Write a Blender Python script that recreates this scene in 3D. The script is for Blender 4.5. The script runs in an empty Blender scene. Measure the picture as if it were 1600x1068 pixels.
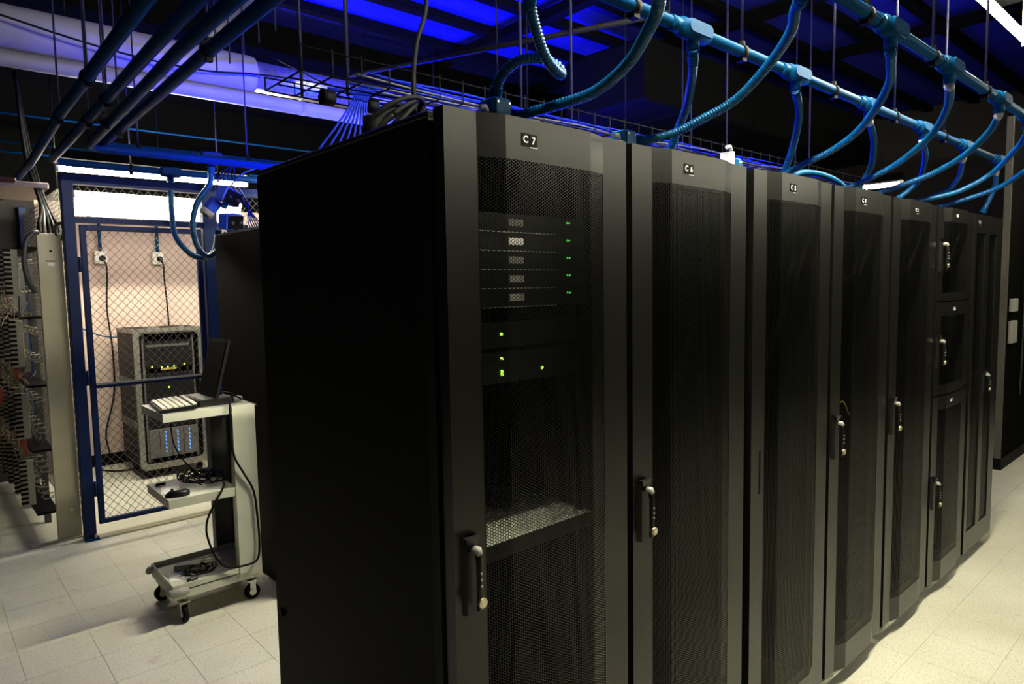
import bpy, math, random
from mathutils import Vector, Matrix
random.seed(7)
scene = bpy.context.scene
COL = scene.collection
PI = math.pi

# ------------------------------------------------------------------ camera
CAM = Vector((-0.793, -1.099, 1.642))
YAW, PITCH, ROLL, FPX = math.radians(48.217), math.radians(-4.63), math.radians(-1.015), 1055.5
fw = Vector((math.cos(YAW)*math.cos(PITCH), math.sin(YAW)*math.cos(PITCH), math.sin(PITCH)))
rt = fw.cross(Vector((0, 0, 1))).normalized(); up = rt.cross(fw)
r2 = rt*math.cos(ROLL)+up*math.sin(ROLL); u2 = -rt*math.sin(ROLL)+up*math.cos(ROLL)
cd = bpy.data.cameras.new('camera'); cam = bpy.data.objects.new('camera', cd); COL.objects.link(cam)
cd.sensor_width = 36; cd.lens = 36*FPX/1600; cd.clip_start = .02; cd.clip_end = 60
cam.matrix_world = Matrix(((r2.x, u2.x, -fw.x, CAM.x), (r2.y, u2.y, -fw.y, CAM.y), (r2.z, u2.z, -fw.z, CAM.z), (0, 0, 0, 1)))
scene.camera = cam
# ------------------------------------------------------------------ world and exposure
w = bpy.data.worlds.new('world'); scene.world = w; w.use_nodes = True
w.node_tree.nodes['Background'].inputs[0].default_value = (0, 0, 0, 1)
w.node_tree.nodes['Background'].inputs[1].default_value = 0
vs = scene.view_settings
vs.view_transform = 'Standard'; vs.look = 'None'; vs.gamma = 1; vs.use_curve_mapping = False
vs.exposure = 0.0
# lamp strengths (the tubes themselves are built with their fixtures below)
E_FRONT, E_REAR, E_STRIP, E_CAGE, E_FAR, E_AISLE = 370.0, 700.0, 310.0, 19.0, 12.0, 52.0
E_BLUE = (3200.0, 230.0)

# ------------------------------------------------------------------ materials
MATS = {}
def mat(name, col, rough=.5, metal=0.0, noise=0.0, nscale=40.0, bump=0.0, bscale=200.0, spec=.5, emit=None, estr=0.0, coat=0.0):
    if name in MATS: return MATS[name]
    m = bpy.data.materials.new(name); m.use_nodes = True; nt = m.node_tree; b = nt.nodes['Principled BSDF']
    b.inputs['Base Color'].default_value = (*col, 1); b.inputs['Roughness'].default_value = rough
    b.inputs['Metallic'].default_value = metal; b.inputs['Specular IOR Level'].default_value = spec
    b.inputs['Coat Weight'].default_value = coat
    tc = nt.nodes.new('ShaderNodeTexCoord')
    if noise > 0:
        n = nt.nodes.new('ShaderNodeTexNoise'); n.inputs['Scale'].default_value = nscale; n.inputs['Detail'].default_value = 4
        nt.links.new(tc.outputs['Object'], n.inputs['Vector'])
        r = nt.nodes.new('ShaderNodeValToRGB')
        r.color_ramp.elements[0].position = .3; r.color_ramp.elements[1].position = .7
        r.color_ramp.elements[0].color = (*[c*(1-noise) for c in col], 1); r.color_ramp.elements[1].color = (*[min(1, c*(1+noise)) for c in col], 1)
        nt.links.new(n.outputs['Fac'], r.inputs['Fac']); nt.links.new(r.outputs['Color'], b.inputs['Base Color'])
    if bump > 0:
        n2 = nt.nodes.new('ShaderNodeTexNoise'); n2.inputs['Scale'].default_value = bscale
        nt.links.new(tc.outputs['Object'], n2.inputs['Vector'])
        bp = nt.nodes.new('ShaderNodeBump'); bp.inputs['Strength'].default_value = bump; bp.inputs['Distance'].default_value = .001
        nt.links.new(n2.outputs['Fac'], bp.inputs['Height']); nt.links.new(bp.outputs['Normal'], b.inputs['Normal'])
    if emit:
        b.inputs['Emission Color'].default_value = (*emit, 1); b.inputs['Emission Strength'].default_value = estr
    MATS[name] = m
    return m
WARM = (1.0, .95, .72)
M_RACK = mat('rack_black_paint', (.005, .0049, .004), .30, noise=.08, nscale=6, spec=.42)
M_SIDE = mat('rack_side_matte_black', (.006, .0058, .0048), .6, noise=.08, nscale=6, spec=.06)
M_RACKIN = mat('rack_interior_black', (.003, .003, .003), .6, noise=.1, spec=.2)
M_SCREEN = mat('perforated_steel', (.0015, .0015, .0012), .30, spec=.42)
M_PLASTIC = mat('black_plastic', (.006, .006, .006), .35, noise=.1, spec=.35)
M_RUBBER = mat('black_rubber', (.004, .004, .004), .6, noise=.15, spec=.08)
M_CHROME = mat('satin_steel', (.62, .60, .55), .28, 1.0, noise=.05)
M_GALV = mat('galvanised_steel', (.55, .54, .48), .38, .9, noise=.25, nscale=60)
M_BRASS = mat('lock_brass', (.55, .48, .30), .3, 1.0, noise=.05)
M_WHITE = mat('white_plastic', (.75, .73, .66), .45, noise=.04)
M_LETTER = mat('white_letter', (.85, .85, .82), .5, noise=.03)
M_LABEL = mat('label_black', (.003, .003, .003), .7, noise=.1, spec=.08)
M_PIPE = mat('blue_painted_conduit', (.001, .042, .12), .45, noise=.08, nscale=25, spec=.05)
M_PIPEL = mat('blue_conduit_shaded', (.001, .018, .07), .45, noise=.08, nscale=25, spec=.03)  # darker copy of the conduit blue, dim light on these pipes put into the colour
M_HOSE = mat('blue_flexible_conduit', (.001, .055, .14), .3, noise=.08, nscale=30, spec=.3)
M_BOX = mat('teal_box_paint', (.008, .12, .27), .4, noise=.06, spec=.2)
M_POST = mat('navy_steel_paint', (.003, .016, .075), .5, noise=.12, nscale=12, spec=.2)
M_BLUEBOX = mat('bright_blue_plastic', (.02, .07, .55), .4, noise=.08)
M_DARKSTEEL = mat('dark_steel', (.004, .004, .005), .6, noise=.2, spec=.06)
M_WIRE = mat('wire_mesh_steel', (.10, .09, .08), .5, .5, noise=.2)
M_BEIGE = mat('beige_enamel', (.50, .47, .31), .55, noise=.06, nscale=9, bump=.15, bscale=600)
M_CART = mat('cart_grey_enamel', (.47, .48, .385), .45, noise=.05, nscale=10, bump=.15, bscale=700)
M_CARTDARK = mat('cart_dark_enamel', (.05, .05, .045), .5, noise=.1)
M_KEY = mat('beige_keycap', (.62, .58, .46), .55, noise=.05)
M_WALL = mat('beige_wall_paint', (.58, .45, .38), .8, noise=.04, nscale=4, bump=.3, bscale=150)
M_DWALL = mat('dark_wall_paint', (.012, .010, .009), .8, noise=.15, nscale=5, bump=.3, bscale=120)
M_DECK = mat('ceiling_deck_blue_lit', (.006, .008, .17), .85, noise=.15, nscale=5, bump=.4, bscale=60, spec=.1)  # blue of the light on the ceiling is put into the deck colour
M_JOIST = mat('black_steel_joist', (.002, .002, .002), .85, noise=.2, spec=.03)
M_ROD = mat('hanger_rod_steel', (.012, .012, .03), .6, .0, noise=.1, spec=.1)
M_DUCT = mat('duct_wrap', (.26, .25, .23), .6, noise=.06, nscale=7, bump=.4, bscale=40)
M_ADAPT = mat('grey_plastic', (.28, .27, .24), .5, noise=.08)
M_PAPER = mat('paper', (.88, .87, .84), .7, noise=.03)
M_ALU = mat('case_aluminium', (.25, .24, .21), .42, .6, noise=.12)
M_CASE = mat('case_black_laminate', (.005, .005, .005), .55, spec=.15, noise=.2, bump=.4, bscale=300)
M_CASEGREY = mat('case_grey_panel', (.09, .085, .078), .5, noise=.1)
M_BLOCK = mat('terminal_block_ivory', (.19, .18, .13), .5, noise=.08)
M_ORANGE = mat('orange_tag', (.2, .03, .005), .6, noise=.1)
M_COPPER = mat('jumper_wire_tan', (.14, .085, .04), .55, noise=.3)
M_GREYWIRE = mat('grey_cable', (.035, .035, .03), .5, noise=.1)
M_CABLEBLUE = mat('blue_network_cable', (.004, .015, .30), .6, noise=.1, spec=.08)
M_YELLOWWIRE = mat('yellow_cable', (.45, .33, .06), .5, noise=.1)
M_RING = mat('nickel_ring', (.16, .15, .11), .5, .2, noise=.1)
M_REDTAN = mat('red_junction_paint', (.10, .012, .005), .6, noise=.15)
M_TUBEF = mat('fluorescent_tube_front', (.9, .9, .85), .4, emit=WARM, estr=E_FRONT)
M_TUBEE = mat('added_tube_aisle_end', (.9, .9, .85), .4, emit=WARM, estr=E_FRONT*.3)
M_HOOD = mat('black_lamp_hood', (.0015, .0015, .0015), .9, noise=.1, spec=.02)
M_TUBER = mat('fluorescent_tube_rear', (.9, .9, .85), .4, emit=WARM, estr=E_REAR)
M_TUBES = mat('fluorescent_tube_strip', (.9, .9, .85), .4, emit=(1, .96, .74), estr=E_STRIP)
M_TUBEA = mat('fluorescent_tube_aisle', (.9, .9, .85), .4, emit=WARM, estr=E_AISLE)
M_DIFF = mat('lamp_diffuser', (.9, .9, .85), .4, emit=(1, .86, .68), estr=E_CAGE)
M_TUBEX = mat('fluorescent_tube_far', (.9, .9, .85), .4, emit=(1, .97, .85), estr=E_FAR)
M_BLUELED = mat('blue_led_bar', (.1, .1, .8), .4, emit=(0, .004, 1), estr=E_BLUE[0])
M_BLUELED2 = mat('blue_led_bar_dim', (.1, .1, .8), .4, emit=(0, .012, 1), estr=E_BLUE[1])
M_LEDG = mat('green_led', (.3, .9, .1), .4, emit=(.45, 1, .05), estr=3.0)
M_LEDG2 = mat('green_led_dim', (.1, .6, .1), .4, emit=(.1, .9, .1), estr=1.0)
M_LEDB = mat('blue_led', (.1, .3, .9), .4, emit=(.1, .35, 1), estr=1.4)
M_LENS = mat('lamp_housing', (.5, .5, .46), .5, noise=.05)

# floor tile: vinyl composition with fine flecks
def floor_mat():
    m = bpy.data.materials.new('vinyl_floor_tile'); m.use_nodes = True; nt = m.node_tree; b = nt.nodes['Principled BSDF']
    tc = nt.nodes.new('ShaderNodeNewGeometry')
    def noise(s, d):
        n = nt.nodes.new('ShaderNodeTexNoise'); n.inputs['Scale'].default_value = s; n.inputs['Detail'].default_value = d
        nt.links.new(tc.outputs['Position'], n.inputs['Vector']); return n
    n1 = noise(110, 4); r1 = nt.nodes.new('ShaderNodeValToRGB')
    e = r1.color_ramp.elements
    e[0].position = .30; e[0].color = (.46, .45, .36, 1); e[1].position = .50; e[1].color = (.66, .645, .53, 1)
    n2 = noise(1.6, 3); r2_ = nt.nodes.new('ShaderNodeValToRGB')
    e = r2_.color_ramp.elements; e[0].position = .3; e[0].color = (.82, .81, .78, 1); e[1].position = .65; e[1].color = (1, 1, 1, 1)
    mx = nt.nodes.new('ShaderNodeMix'); mx.data_type = 'RGBA'; mx.blend_type = 'MULTIPLY'; mx.inputs[0].default_value = 1
    nt.links.new(n1.outputs['Fac'], r1.inputs['Fac']); nt.links.new(n2.outputs['Fac'], r2_.inputs['Fac'])
    nt.links.new(r1.outputs['Color'], mx.inputs[6]); nt.links.new(r2_.outputs['Color'], mx.inputs[7])
    n3 = noise(22, 3); n3.inputs['Scale'].default_value = 9
    r3 = nt.nodes.new('ShaderNodeValToRGB'); e = r3.color_ramp.elements   # scuffs
    e[0].position = .27; e[0].color = (.55, .53, .48, 1); e[1].position = .34; e[1].color = (1, 1, 1, 1)
    mx2 = nt.nodes.new('ShaderNodeMix'); mx2.data_type = 'RGBA'; mx2.blend_type = 'MULTIPLY'; mx2.inputs[0].default_value = .35
    nt.links.new(n3.outputs['Fac'], r3.inputs['Fac']); nt.links.new(mx.outputs[2], mx2.inputs[6]); nt.links.new(r3.outputs['Color'], mx2.inputs[7])
    nt.links.new(mx2.outputs[2], b.inputs['Base Color'])
    b.inputs['Roughness'].default_value = .5
    return m
M_FLOOR = floor_mat()
M_JOINT = mat('tile_joint', (.10, .095, .075), .8, noise=.2)

# ------------------------------------------------------------------ mesh helpers
class MB:
    def __init__(s): s.v = []; s.f = []; s.sm = []
    def quadbox(s, p):
        o = len(s.v); s.v += [tuple(q) for q in p]
        for f in ((0, 3, 2, 1), (4, 5, 6, 7), (0, 1, 5, 4), (1, 2, 6, 5), (2, 3, 7, 6), (3, 0, 4, 7)):
            s.f.append(tuple(o+i for i in f)); s.sm.append(False)
    def box(s, x0, x1, y0, y1, z0, z1):
        s.quadbox([(x0, y0, z0), (x1, y0, z0), (x1, y1, z0), (x0, y1, z0), (x0, y0, z1), (x1, y0, z1), (x1, y1, z1), (x0, y1, z1)]); return s
    def bbox(s, x0, x1, y0, y1, z0, z1, b):
        # box with chamfered edges: three stacked outlines
        def ring(i, z):
            c = i
            return [(x0+c, y0, z), (x1-c, y0, z), (x1, y0+c, z), (x1, y1-c, z), (x1-c, y1, z), (x0+c, y1, z), (x0, y1-c, z), (x0, y0+c, z)]
        def ins(R, d):
            cx, cy = (x0+x1)/2, (y0+y1)/2
            return [(x+(d if x < cx else -d), y+(d if y < cy else -d), z) for x, y, z in R]
        Rs = [ins(ring(b, z0), b), ring(b, z0+b), ring(b, z1-b), ins(ring(b, z1), b)]
        o = len(s.v)
        for R in Rs: s.v += R
        for k in range(3):
            for i in range(8):
                j = (i+1) % 8; s.f.append((o+k*8+i, o+k*8+j, o+k*8+8+j, o+k*8+8+i)); s.sm.append(False)
        s.f.append(tuple(o+i for i in range(7, -1, -1))); s.f.append(tuple(o+24+i for i in range(8))); s.sm += [False, False]
        return s
    def prism(s, poly, z0, z1):
        n = len(poly); o = len(s.v)
        s.v += [(x, y, z0) for x, y in poly]+[(x, y, z1) for x, y in poly]
        for i in range(n):
            j = (i+1) % n; s.f.append((o+i, o+j, o+n+j, o+n+i)); s.sm.append(False)
        s.f.append(tuple(o+i for i in range(n-1, -1, -1))); s.f.append(tuple(o+n+i for i in range(n))); s.sm += [False, False]
        return s
    def tube(s, pts, rad, seg=10, caps=True, smooth=True):
        P = [Vector(p) for p in pts]; n = len(P); o = len(s.v)
        R = rad if isinstance(rad, (list, tuple)) else [rad]*n
        t0 = (P[1]-P[0]).normalized()
        a = Vector((0, 0, 1)) if abs(t0.z) < .9 else Vector((1, 0, 0))
        nrm = (a-t0*a.dot(t0)).normalized()
        for i in range(n):
            t = (P[min(i+1, n-1)]-P[max(i-1, 0)]).normalized()
            nrm = (nrm-t*nrm.dot(t)).normalized(); bi = t.cross(nrm)
            for k in range(seg):
                an = 2*PI*k/seg; s.v.append(tuple(P[i]+(nrm*math.cos(an)+bi*math.sin(an))*R[i]))
        for i in range(n-1):
            for k in range(seg):
                k2 = (k+1) % seg
                s.f.append((o+i*seg+k, o+i*seg+k2, o+(i+1)*seg+k2, o+(i+1)*seg+k)); s.sm.append(smooth)
        if caps:
            s.f.append(tuple(o+k for k in range(seg-1, -1, -1))); s.f.append(tuple(o+(n-1)*seg+k for k in range(seg))); s.sm += [False, False]
        return s
    def cyl(s, a, b, r, seg=14, smooth=True): return s.tube([a, b], r, seg, True, smooth)
    def build(s, name, m, parent=None, loc=None):
        me = bpy.data.meshes.new(name); me.from_pydata(s.v, [], s.f)
        me.polygons.foreach_set('use_smooth', s.sm); me.materials.append(m); me.validate(); me.update()
        o = bpy.data.objects.new(name, me); COL.objects.link(o)
        if parent is not None: o.parent = parent
        if loc is not None: o.location = loc
        return o
def crom(pts, n=10):
    P = [Vector(p) for p in pts]; P = [P[0]*2-P[1]]+P+[P[-1]*2-P[-2]]; out = []
    for i in range(1, len(P)-2):
        a, b, c, d = P[i-1:i+3]
        for k in range(n):
            t = k/n
            out.append(.5*((2*b)+(c-a)*t+(2*a-5*b+4*c-d)*t*t+(3*b-a-3*c+d)*t**3))
    out.append(P[-2]); return out
def resample(pts, step):
    out = [pts[0]]; acc = 0
    for a, b in zip(pts, pts[1:]):
        L = (b-a).length
        while acc+L >= step:
            t = (step-acc)/L; a = a+(b-a)*t; out.append(a); L = (b-a).length; acc = 0
        acc += L
    return out
def empty(name, loc=(0, 0, 0)):
    o = bpy.data.objects.new(name, None); COL.objects.link(o); o.location = loc; o.empty_display_size = .05; return o
def tag(o, label=None, cat=None, group=None, kind=None):
    if label: o['label'] = label
    if cat: o['category'] = cat
    if group: o['group'] = group
    if kind: o['kind'] = kind
    return o
def link_mesh(name, me, parent, loc=(0, 0, 0)):
    o = bpy.data.objects.new(name, me); COL.objects.link(o)
    if parent is not None: o.parent = parent
    o.location = loc; return o
def B(*a): return MB().box(*a)
def struct(o): o['kind'] = 'structure'; return o
def text_mesh(name, s, size, m, parent, loc, rot=(PI/2, 0, 0), depth=.0006, align='CENTER'):
    cu = bpy.data.curves.new('t', 'FONT'); cu.body = s; cu.size = size; cu.extrude = depth; cu.align_x = align; cu.align_y = 'CENTER'; cu.resolution_u = 3
    cu.offset = size*.02
    t = bpy.data.objects.new('t', cu); COL.objects.link(t)
    bpy.context.view_layer.update()
    me = bpy.data.meshes.new_from_object(t.evaluated_get(bpy.context.evaluated_depsgraph_get()))
    bpy.data.objects.remove(t); bpy.data.curves.remove(cu)
    me.materials.clear(); me.materials.append(m)
    o = link_mesh(name, me, parent, loc); o.rotation_euler = rot; return o

# ------------------------------------------------------------------ room shell
floor = struct(B(-3.2, 9.2, -3.45, 6.5, -.12, -.0025).build('floor', M_FLOOR))
TS = .2835
tile_me = MB().bbox(.0009, TS-.0009, .0009, TS-.0009, -.0045, 0, .0006).build('floor_tile', M_FLOOR, floor, (-.795-TS*0, 1.80, 0))
first = True
def tiles(x0, nx, y0, ny):
    global first
    for i in range(nx):
        for j in range(ny):
            if first: o = tile_me; o.location = (x0, y0, 0); first = False
            else: o = link_mesh('floor_tile', tile_me.data, floor, (x0+i*TS, y0+j*TS, 0))
tiles(-1.085, 8, 1.52, 16)
tiles(1.815, 17, -1.265, 6)
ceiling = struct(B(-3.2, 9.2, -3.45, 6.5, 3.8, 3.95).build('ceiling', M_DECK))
j0 = B(-3.1, 9.1, 0, .08, 3.735, 3.8).build('joist', M_JOIST, ceiling, (0, -1.7, 0))
k = 1
yy = -1.7+.5
while yy < 4.3:
    link_mesh('joist', j0.data, ceiling, (0, yy, 0)); yy += .5
B(-3.1, 9.1, 4.38, 4.62, 3.34, 3.8).build('beam', M_JOIST, ceiling)
B(-3.1, 9.1, -.95, -.75, 3.3, 3.8).build('beam', M_JOIST, ceiling)
for i, xx in enumerate((.55, 2.95, 4.2, 5.6)):
    B(xx, xx+.1, -1.5, 4.4, 3.66, 3.735).build('cross_beam', M_JOIST, ceiling)
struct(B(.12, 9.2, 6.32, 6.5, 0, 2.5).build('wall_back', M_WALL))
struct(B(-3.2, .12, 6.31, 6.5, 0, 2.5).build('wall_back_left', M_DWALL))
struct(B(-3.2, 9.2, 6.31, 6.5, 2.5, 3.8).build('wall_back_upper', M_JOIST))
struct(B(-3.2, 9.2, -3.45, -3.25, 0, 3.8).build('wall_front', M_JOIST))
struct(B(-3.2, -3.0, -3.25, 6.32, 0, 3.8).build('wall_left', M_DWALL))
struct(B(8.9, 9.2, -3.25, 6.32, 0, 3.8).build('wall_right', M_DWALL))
struct(B(.0, 3.2, 6.30, 6.32, 0, .11).build('baseboard_back', M_RUBBER))
# partition beyond the last rack: dark face, pale end
pw = struct(B(6.13, 8.9, .368, .412, .10, 3.0).build('wall_partition', M_JOIST))
B(6.115, 6.13, .365, .415, .10, 2.98).build('end_cap', mat('dim_beige_trim', (.07, .065, .045), .6, noise=.08), pw)
struct(B(6.11, 8.9, .360, .42, 0, .10).build('baseboard_partition', M_RUBBER))

# ------------------------------------------------------------------ server racks
DP = [(.010, 0), (.093, 0), (.157, -.019), (.424, -.018), (.490, 0), (.578, 0)]   # door front profile
def prof_y(x):
    for (xa, ya), (xb, yb) in zip(DP, DP[1:]):
        if xa <= x <= xb: return ya+(yb-ya)*(x-xa)/(xb-xa)
    return 0
def hex_screen(x0, x1, z0, z1, pitch=.0067, yfun=prof_y, yoff=.0012, hole=.40):
    """sheet of hexagonal cells, each with a hexagonal hole; shared outer vertices"""
    dx = pitch*math.sqrt(3)/2; R = pitch/math.sqrt(3); r = pitch*hole/math.cos(PI/6)*.97
    nx = int((x1-x0)/dx); nz = int((z1-z0)/pitch)
    vid = {}; V = []; F = []
    def ov(x, z):
        k = (round(x*20000), round(z*20000))
        if k not in vid:
            vid[k] = len(V); V.append((x, yfun(x)+yoff, z))
        return vid[k]
    ca = [(math.cos(PI/3*i), math.sin(PI/3*i)) for i in range(6)]
    for i in range(nx+1):
        x = x0+i*dx
        for j in range(nz+1):
            z = z0+(j+.5*(i % 2))*pitch
            outer = [ov(x+R*c, z+R*s_) for c, s_ in ca]
            b = len(V)
            for c, s_ in ca:
                xx = x+r*c; V.append((xx, yfun(xx)+yoff, z+r*s_))
            for a in range(6):
                a2 = (a+1) % 6
                F.append((outer[a], outer[a2], b+a2, b+a))
    me = bpy.data.meshes.new('perforated_screen'); me.from_pydata(V, [], F); me.materials.append(M_SCREEN); me.update()
    return me
def dpoly(xa, xb, yb_=.034):
    xs = [xa]+[p[0] for p in DP if xa < p[0] < xb]+[xb]
    return [(x, prof_y(x)) for x in xs]+[(xb, yb_), (xa, yb_)]
SX0, SX1 = .096, .488
def door_frame(z0, z1, top, bot):
    m = MB()
    m.prism(dpoly(.010, SX0), z0, z1); m.prism(dpoly(SX1, .578), z0, z1)
    m.prism(dpoly(SX0, SX1, .012), z1-top, z1); m.prism(dpoly(SX0, SX1, .012), z0, z0+bot)
    return m
screen_full = hex_screen(SX0-.004, SX1+.004, .172, 1.916)
screen_far = hex_screen(SX0-.004, SX1+.004, .172, 1.916, .0092)
frame_full = None
def handle(door, x, z, h=.17, y=0.0):
    m = MB()
    m.prism([(x-.021, y+.001), (x-.014, y-.010), (x+.012, y-.010), (x+.016, y+.001)], z-h/2, z+h/2)
    m.quadbox([(x-.021, y, z+h/2-.03), (x+.016, y, z+h/2-.03), (x+.016, y, z+h/2), (x-.021, y, z+h/2),
               (x-.012, y-.013, z+h/2-.024), (x+.014, y-.013, z+h/2-.024), (x+.017, y-.020, z+h/2), (x-.022, y-.020, z+h/2)])
    m.build('handle_plate', M_PLASTIC, door)
    MB().tube([(x+.003, y-.012, z+h*.33), (x+.004, y-.026, z+h*.31), (x+.004, y-.030, z+h*.2), (x+.004, y-.030, z-h*.25), (x+.004, y-.028, z-h*.42)], [.007, .0085, .007, .0065, .006], 10).build('handle_grip', M_PLASTIC, door)
    MB().tube([(x+.003, y-.010, z+h*.335), (x+.004, y-.026, z+h*.325), (x+.004, y-.034, z+h*.285)], [.008, .0105, .006], 10).build('grip_end', M_ADAPT, door)
    for q in (.06, -.02, -.10):
        MB().cyl((x+.004, y-.036, z+h*q), (x+.004, y-.0385, z+h*q), .0028, 8).build('button', M_ADAPT, door)
    MB().cyl((x+.005, y-.030, z-h*.31), (x+.005, y-.041, z-h*.31), .0105, 16).build('lock_cylinder', M_BRASS, door)
    MB().cyl((x+.005, y-.041, z-h*.31), (x+.005, y-.0418, z-h*.31), .006, 12).build('keyway', M_CHROME, door)
def label_sign(door, txt, x, z, size=.021, y=-.019):
    n = len(txt); wd = .0235; sx = x-n*wd/2
    for i, ch in enumerate(txt):
        cx = sx+wd*(i+.5)
        B(cx-wd*.47, cx+wd*.47, y-.0012, y, z-.0135-.001*i, z+.0135-.001*i).build('label_plate', M_LABEL, door)
        text_mesh('label_letter', ch, size, M_LETTER, door, (cx, y-.0014, z-.001*i))
    MB().box(sx+wd*1.02, sx+wd*n, y-.0018, y-.0002, z-.0158, z-.0146).build('label_edge', M_LETTER, door)
body_meshes = {}
def rack_body(t, side_panel=True):
    if not body_meshes:
        m = MB(); m.box(.003, .012, .05, .93, .06, 1.985); body_meshes['side_panel'] = (m, M_SIDE)
        m = MB(); m.box(.588, .597, .05, .93, .06, 1.985); body_meshes['side_panel_'] = (m, M_SIDE)
        m = MB(); m.bbox(.003, .597, .045, .93, 1.985, 2.0, .003); body_meshes['top_panel'] = (m, M_RACK)
        m = MB(); m.box(.012, .588, .92, .93, .06, 1.985); body_meshes['back_panel'] = (m, M_RACKIN)
        m = MB(); m.box(.03, .57, .08, .90, .0, .06); m.box(.003, .597, .06, .93, .05, .07); body_meshes['base'] = (m, M_RACKIN)
        m = MB()
        m.box(.003, .035, .042, .07, .06, 1.985); m.box(.565, .597, .042, .07, .06, 1.985); m.box(.035, .565, .042, .07, 1.945, 1.985); m.box(.035, .565, .042, .07, .06, .10)
        body_meshes['front_frame'] = (m, M_RACKIN)
        m = MB()
        m.box(.058, .078, .115, .135, .09, 1.95); body_meshes['mounting_rail'] = (m, M_DARKSTEEL)
        m = MB(); m.box(.522, .542, .115, .135, .09, 1.95); body_meshes['mounting_rail_'] = (m, M_DARKSTEEL)
        for k_ in list(body_meshes):
            mm, ma = body_meshes[k_]; o = mm.build(k_.rstrip('_'), ma); body_meshes[k_] = o.data; bpy.data.objects.remove(o)
    for k_, me in body_meshes.items(): link_mesh(k_.rstrip('_'), me, t)
frame_mesh = None
def make_rack(x0, label, txt, kind='std'):
    global frame_mesh
    t = empty('server_rack', (x0, 0, 0)); tag(t, label, 'server rack', 'row of black server racks')
    rack_body(t)
    if kind in ('std', 'slot', 'far'):
        if frame_mesh is None:
            d = door_frame(.068, 2.002, .09, .108).build('door', M_RACK, t); frame_mesh = d.data
        else: d = link_mesh('door', frame_mesh, t)
        s = link_mesh('perforated_screen', screen_far if kind == 'far' else screen_full, d); tag(s, kind='stuff')
        label_sign(d, txt, .224 if x0 < .1 else .235, 1.957)
        if kind == 'slot': B(.062, .072, -.0008, .004, .942, 1.088).build('handle_recess', M_LABEL, d)
        else: handle(d, .048, 1.04)
        for q in (.35, 1.75): MB().cyl((.585, .012, q-.04), (.585, .012, q+.04), .006, 8).build('hinge', M_DARKSTEEL, d)
    return t
racks = {}
racks['C7'] = make_rack(0.008, 'black server rack labelled C 7, nearest the camera, with lit servers behind its door', ['C', '7'])
racks['C6'] = make_rack(.6, 'black server rack labelled C 6, second from the camera', ['C', '6'])
racks['C5'] = make_rack(1.215, 'black server rack labelled C 5, door with a slot instead of a handle', ['C', '5'], 'slot')
racks['C4'] = make_rack(1.81, 'black server rack labelled C 4, with loose cables hanging inside', ['C', '4'])
racks['C3'] = make_rack(2.41, 'black server rack labelled C 3, dim, between C 4 and the three-door rack', ['C', '3'], 'far')
t2 = make_rack(3.01, 'black server rack with three stacked doors labelled C2A, C2B and C2C', ['C'], 'triple'); racks['C2'] = t2
for (z0, z1, lab, lz, hz) in ((1.535, 2.002, 'C2A', 1.965, 1.762), (1.055, 1.528, 'C2B', 1.49, 1.28), (.068, 1.048, 'C2C', 1.015, .552)):
    bot = .108 if z0 < .1 else .04
    d = door_frame(z0, z1, .07, bot).build('door', M_RACK, t2)
    s = link_mesh('perforated_screen', hex_screen(SX0-.004, SX1+.004, z0+bot-.004, z1-.066, .0115), d); tag(s, kind='stuff')
    y = -.019; wd = .017
    B(.235-.028, .235+.028, y-.0012, y, lz-.013, lz+.013).build('label_plate', M_LABEL, d)
    text_mesh('label_letter', lab, .021, M_LETTER, d, (.235, y-.0014, lz))
    handle(d, .05, hz, .165)
t1 = make_rack(3.61, 'black server rack labelled C 1 at the far end of the row', ['C'], 'end'); racks['C1'] = t1
m = MB()
for (a, b) in ((.010, .055), (.235, .315), (.47, .578)): m.box(a, b, -.004, .03, .068, 2.002)
for (a, b) in ((.055, .235), (.315, .47)): m.box(a, b, -.004, .03, .068, .19); m.box(a, b, -.004, .03, 1.90, 2.002)
d = m.build('door', M_RACK, t1)
for (a, b) in ((.052, .238), (.312, .473)):
    s = link_mesh('perforated_screen', hex_screen(a, b, .186, 1.904, .0115, lambda x: 0.0, .002), d); tag(s, kind='stuff')
label_sign(d, ['C', '1'], .10, 1.957, y=-.004); handle(d, .282, 1.04, .13, -.004)
# lock on the near side panel of C7
lk = MB().cyl((-.0048, .887, .655), (.004, .887, .655), .014, 18).build('panel_lock', M_LABEL, racks['C7'])
MB().tube([(-.0055+.0, .887+.0085*math.cos(a*PI/8), .655+.0085*math.sin(a*PI/8)) for a in range(17)], .0014, 6, False).build('lock_ring', M_GREYWIRE, lk)
MB().cyl((-.0058, .887, .655), (-.0048, .887, .655), .0035, 10).build('keyway', M_GREYWIRE, lk)

# equipment inside C7 (1U servers with pale port blocks and green lamps)
def server(z, label, big=True):
    t = empty('rack_server', (0.008, 0, z)); tag(t, label, 'server', 'thin servers inside rack C 7')
    B(.060, .540, .112, .75, -.0215, .0205).build('chassis', M_RACKIN, t)
    B(.060, .540, .108, .112, -.0215, .0205).build('front_panel', M_PLASTIC, t)
    B(.070, .43, .1065, .108, -.0235, -.0215).build('silver_edge', M_GALV, t)
    for i in range(5):
        B(.272+i*.0095, .2795+i*.0095, .1055, .108, -.008, .0085).build('port', M_WHITE, t)
    for i in range(2): MB().cyl((.472+i*.009, .108, .008), (.472+i*.009, .1055, .008), .0024, 8).build('status_light', M_LEDG2, t)
ordn = ['topmost', 'second from the top', 'third from the top', 'fourth from the top', 'lowest']
for i in range(5): server(1.795-i*.0444, '%s of five thin servers with pale ports, inside rack C 7' % ordn[i])
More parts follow.
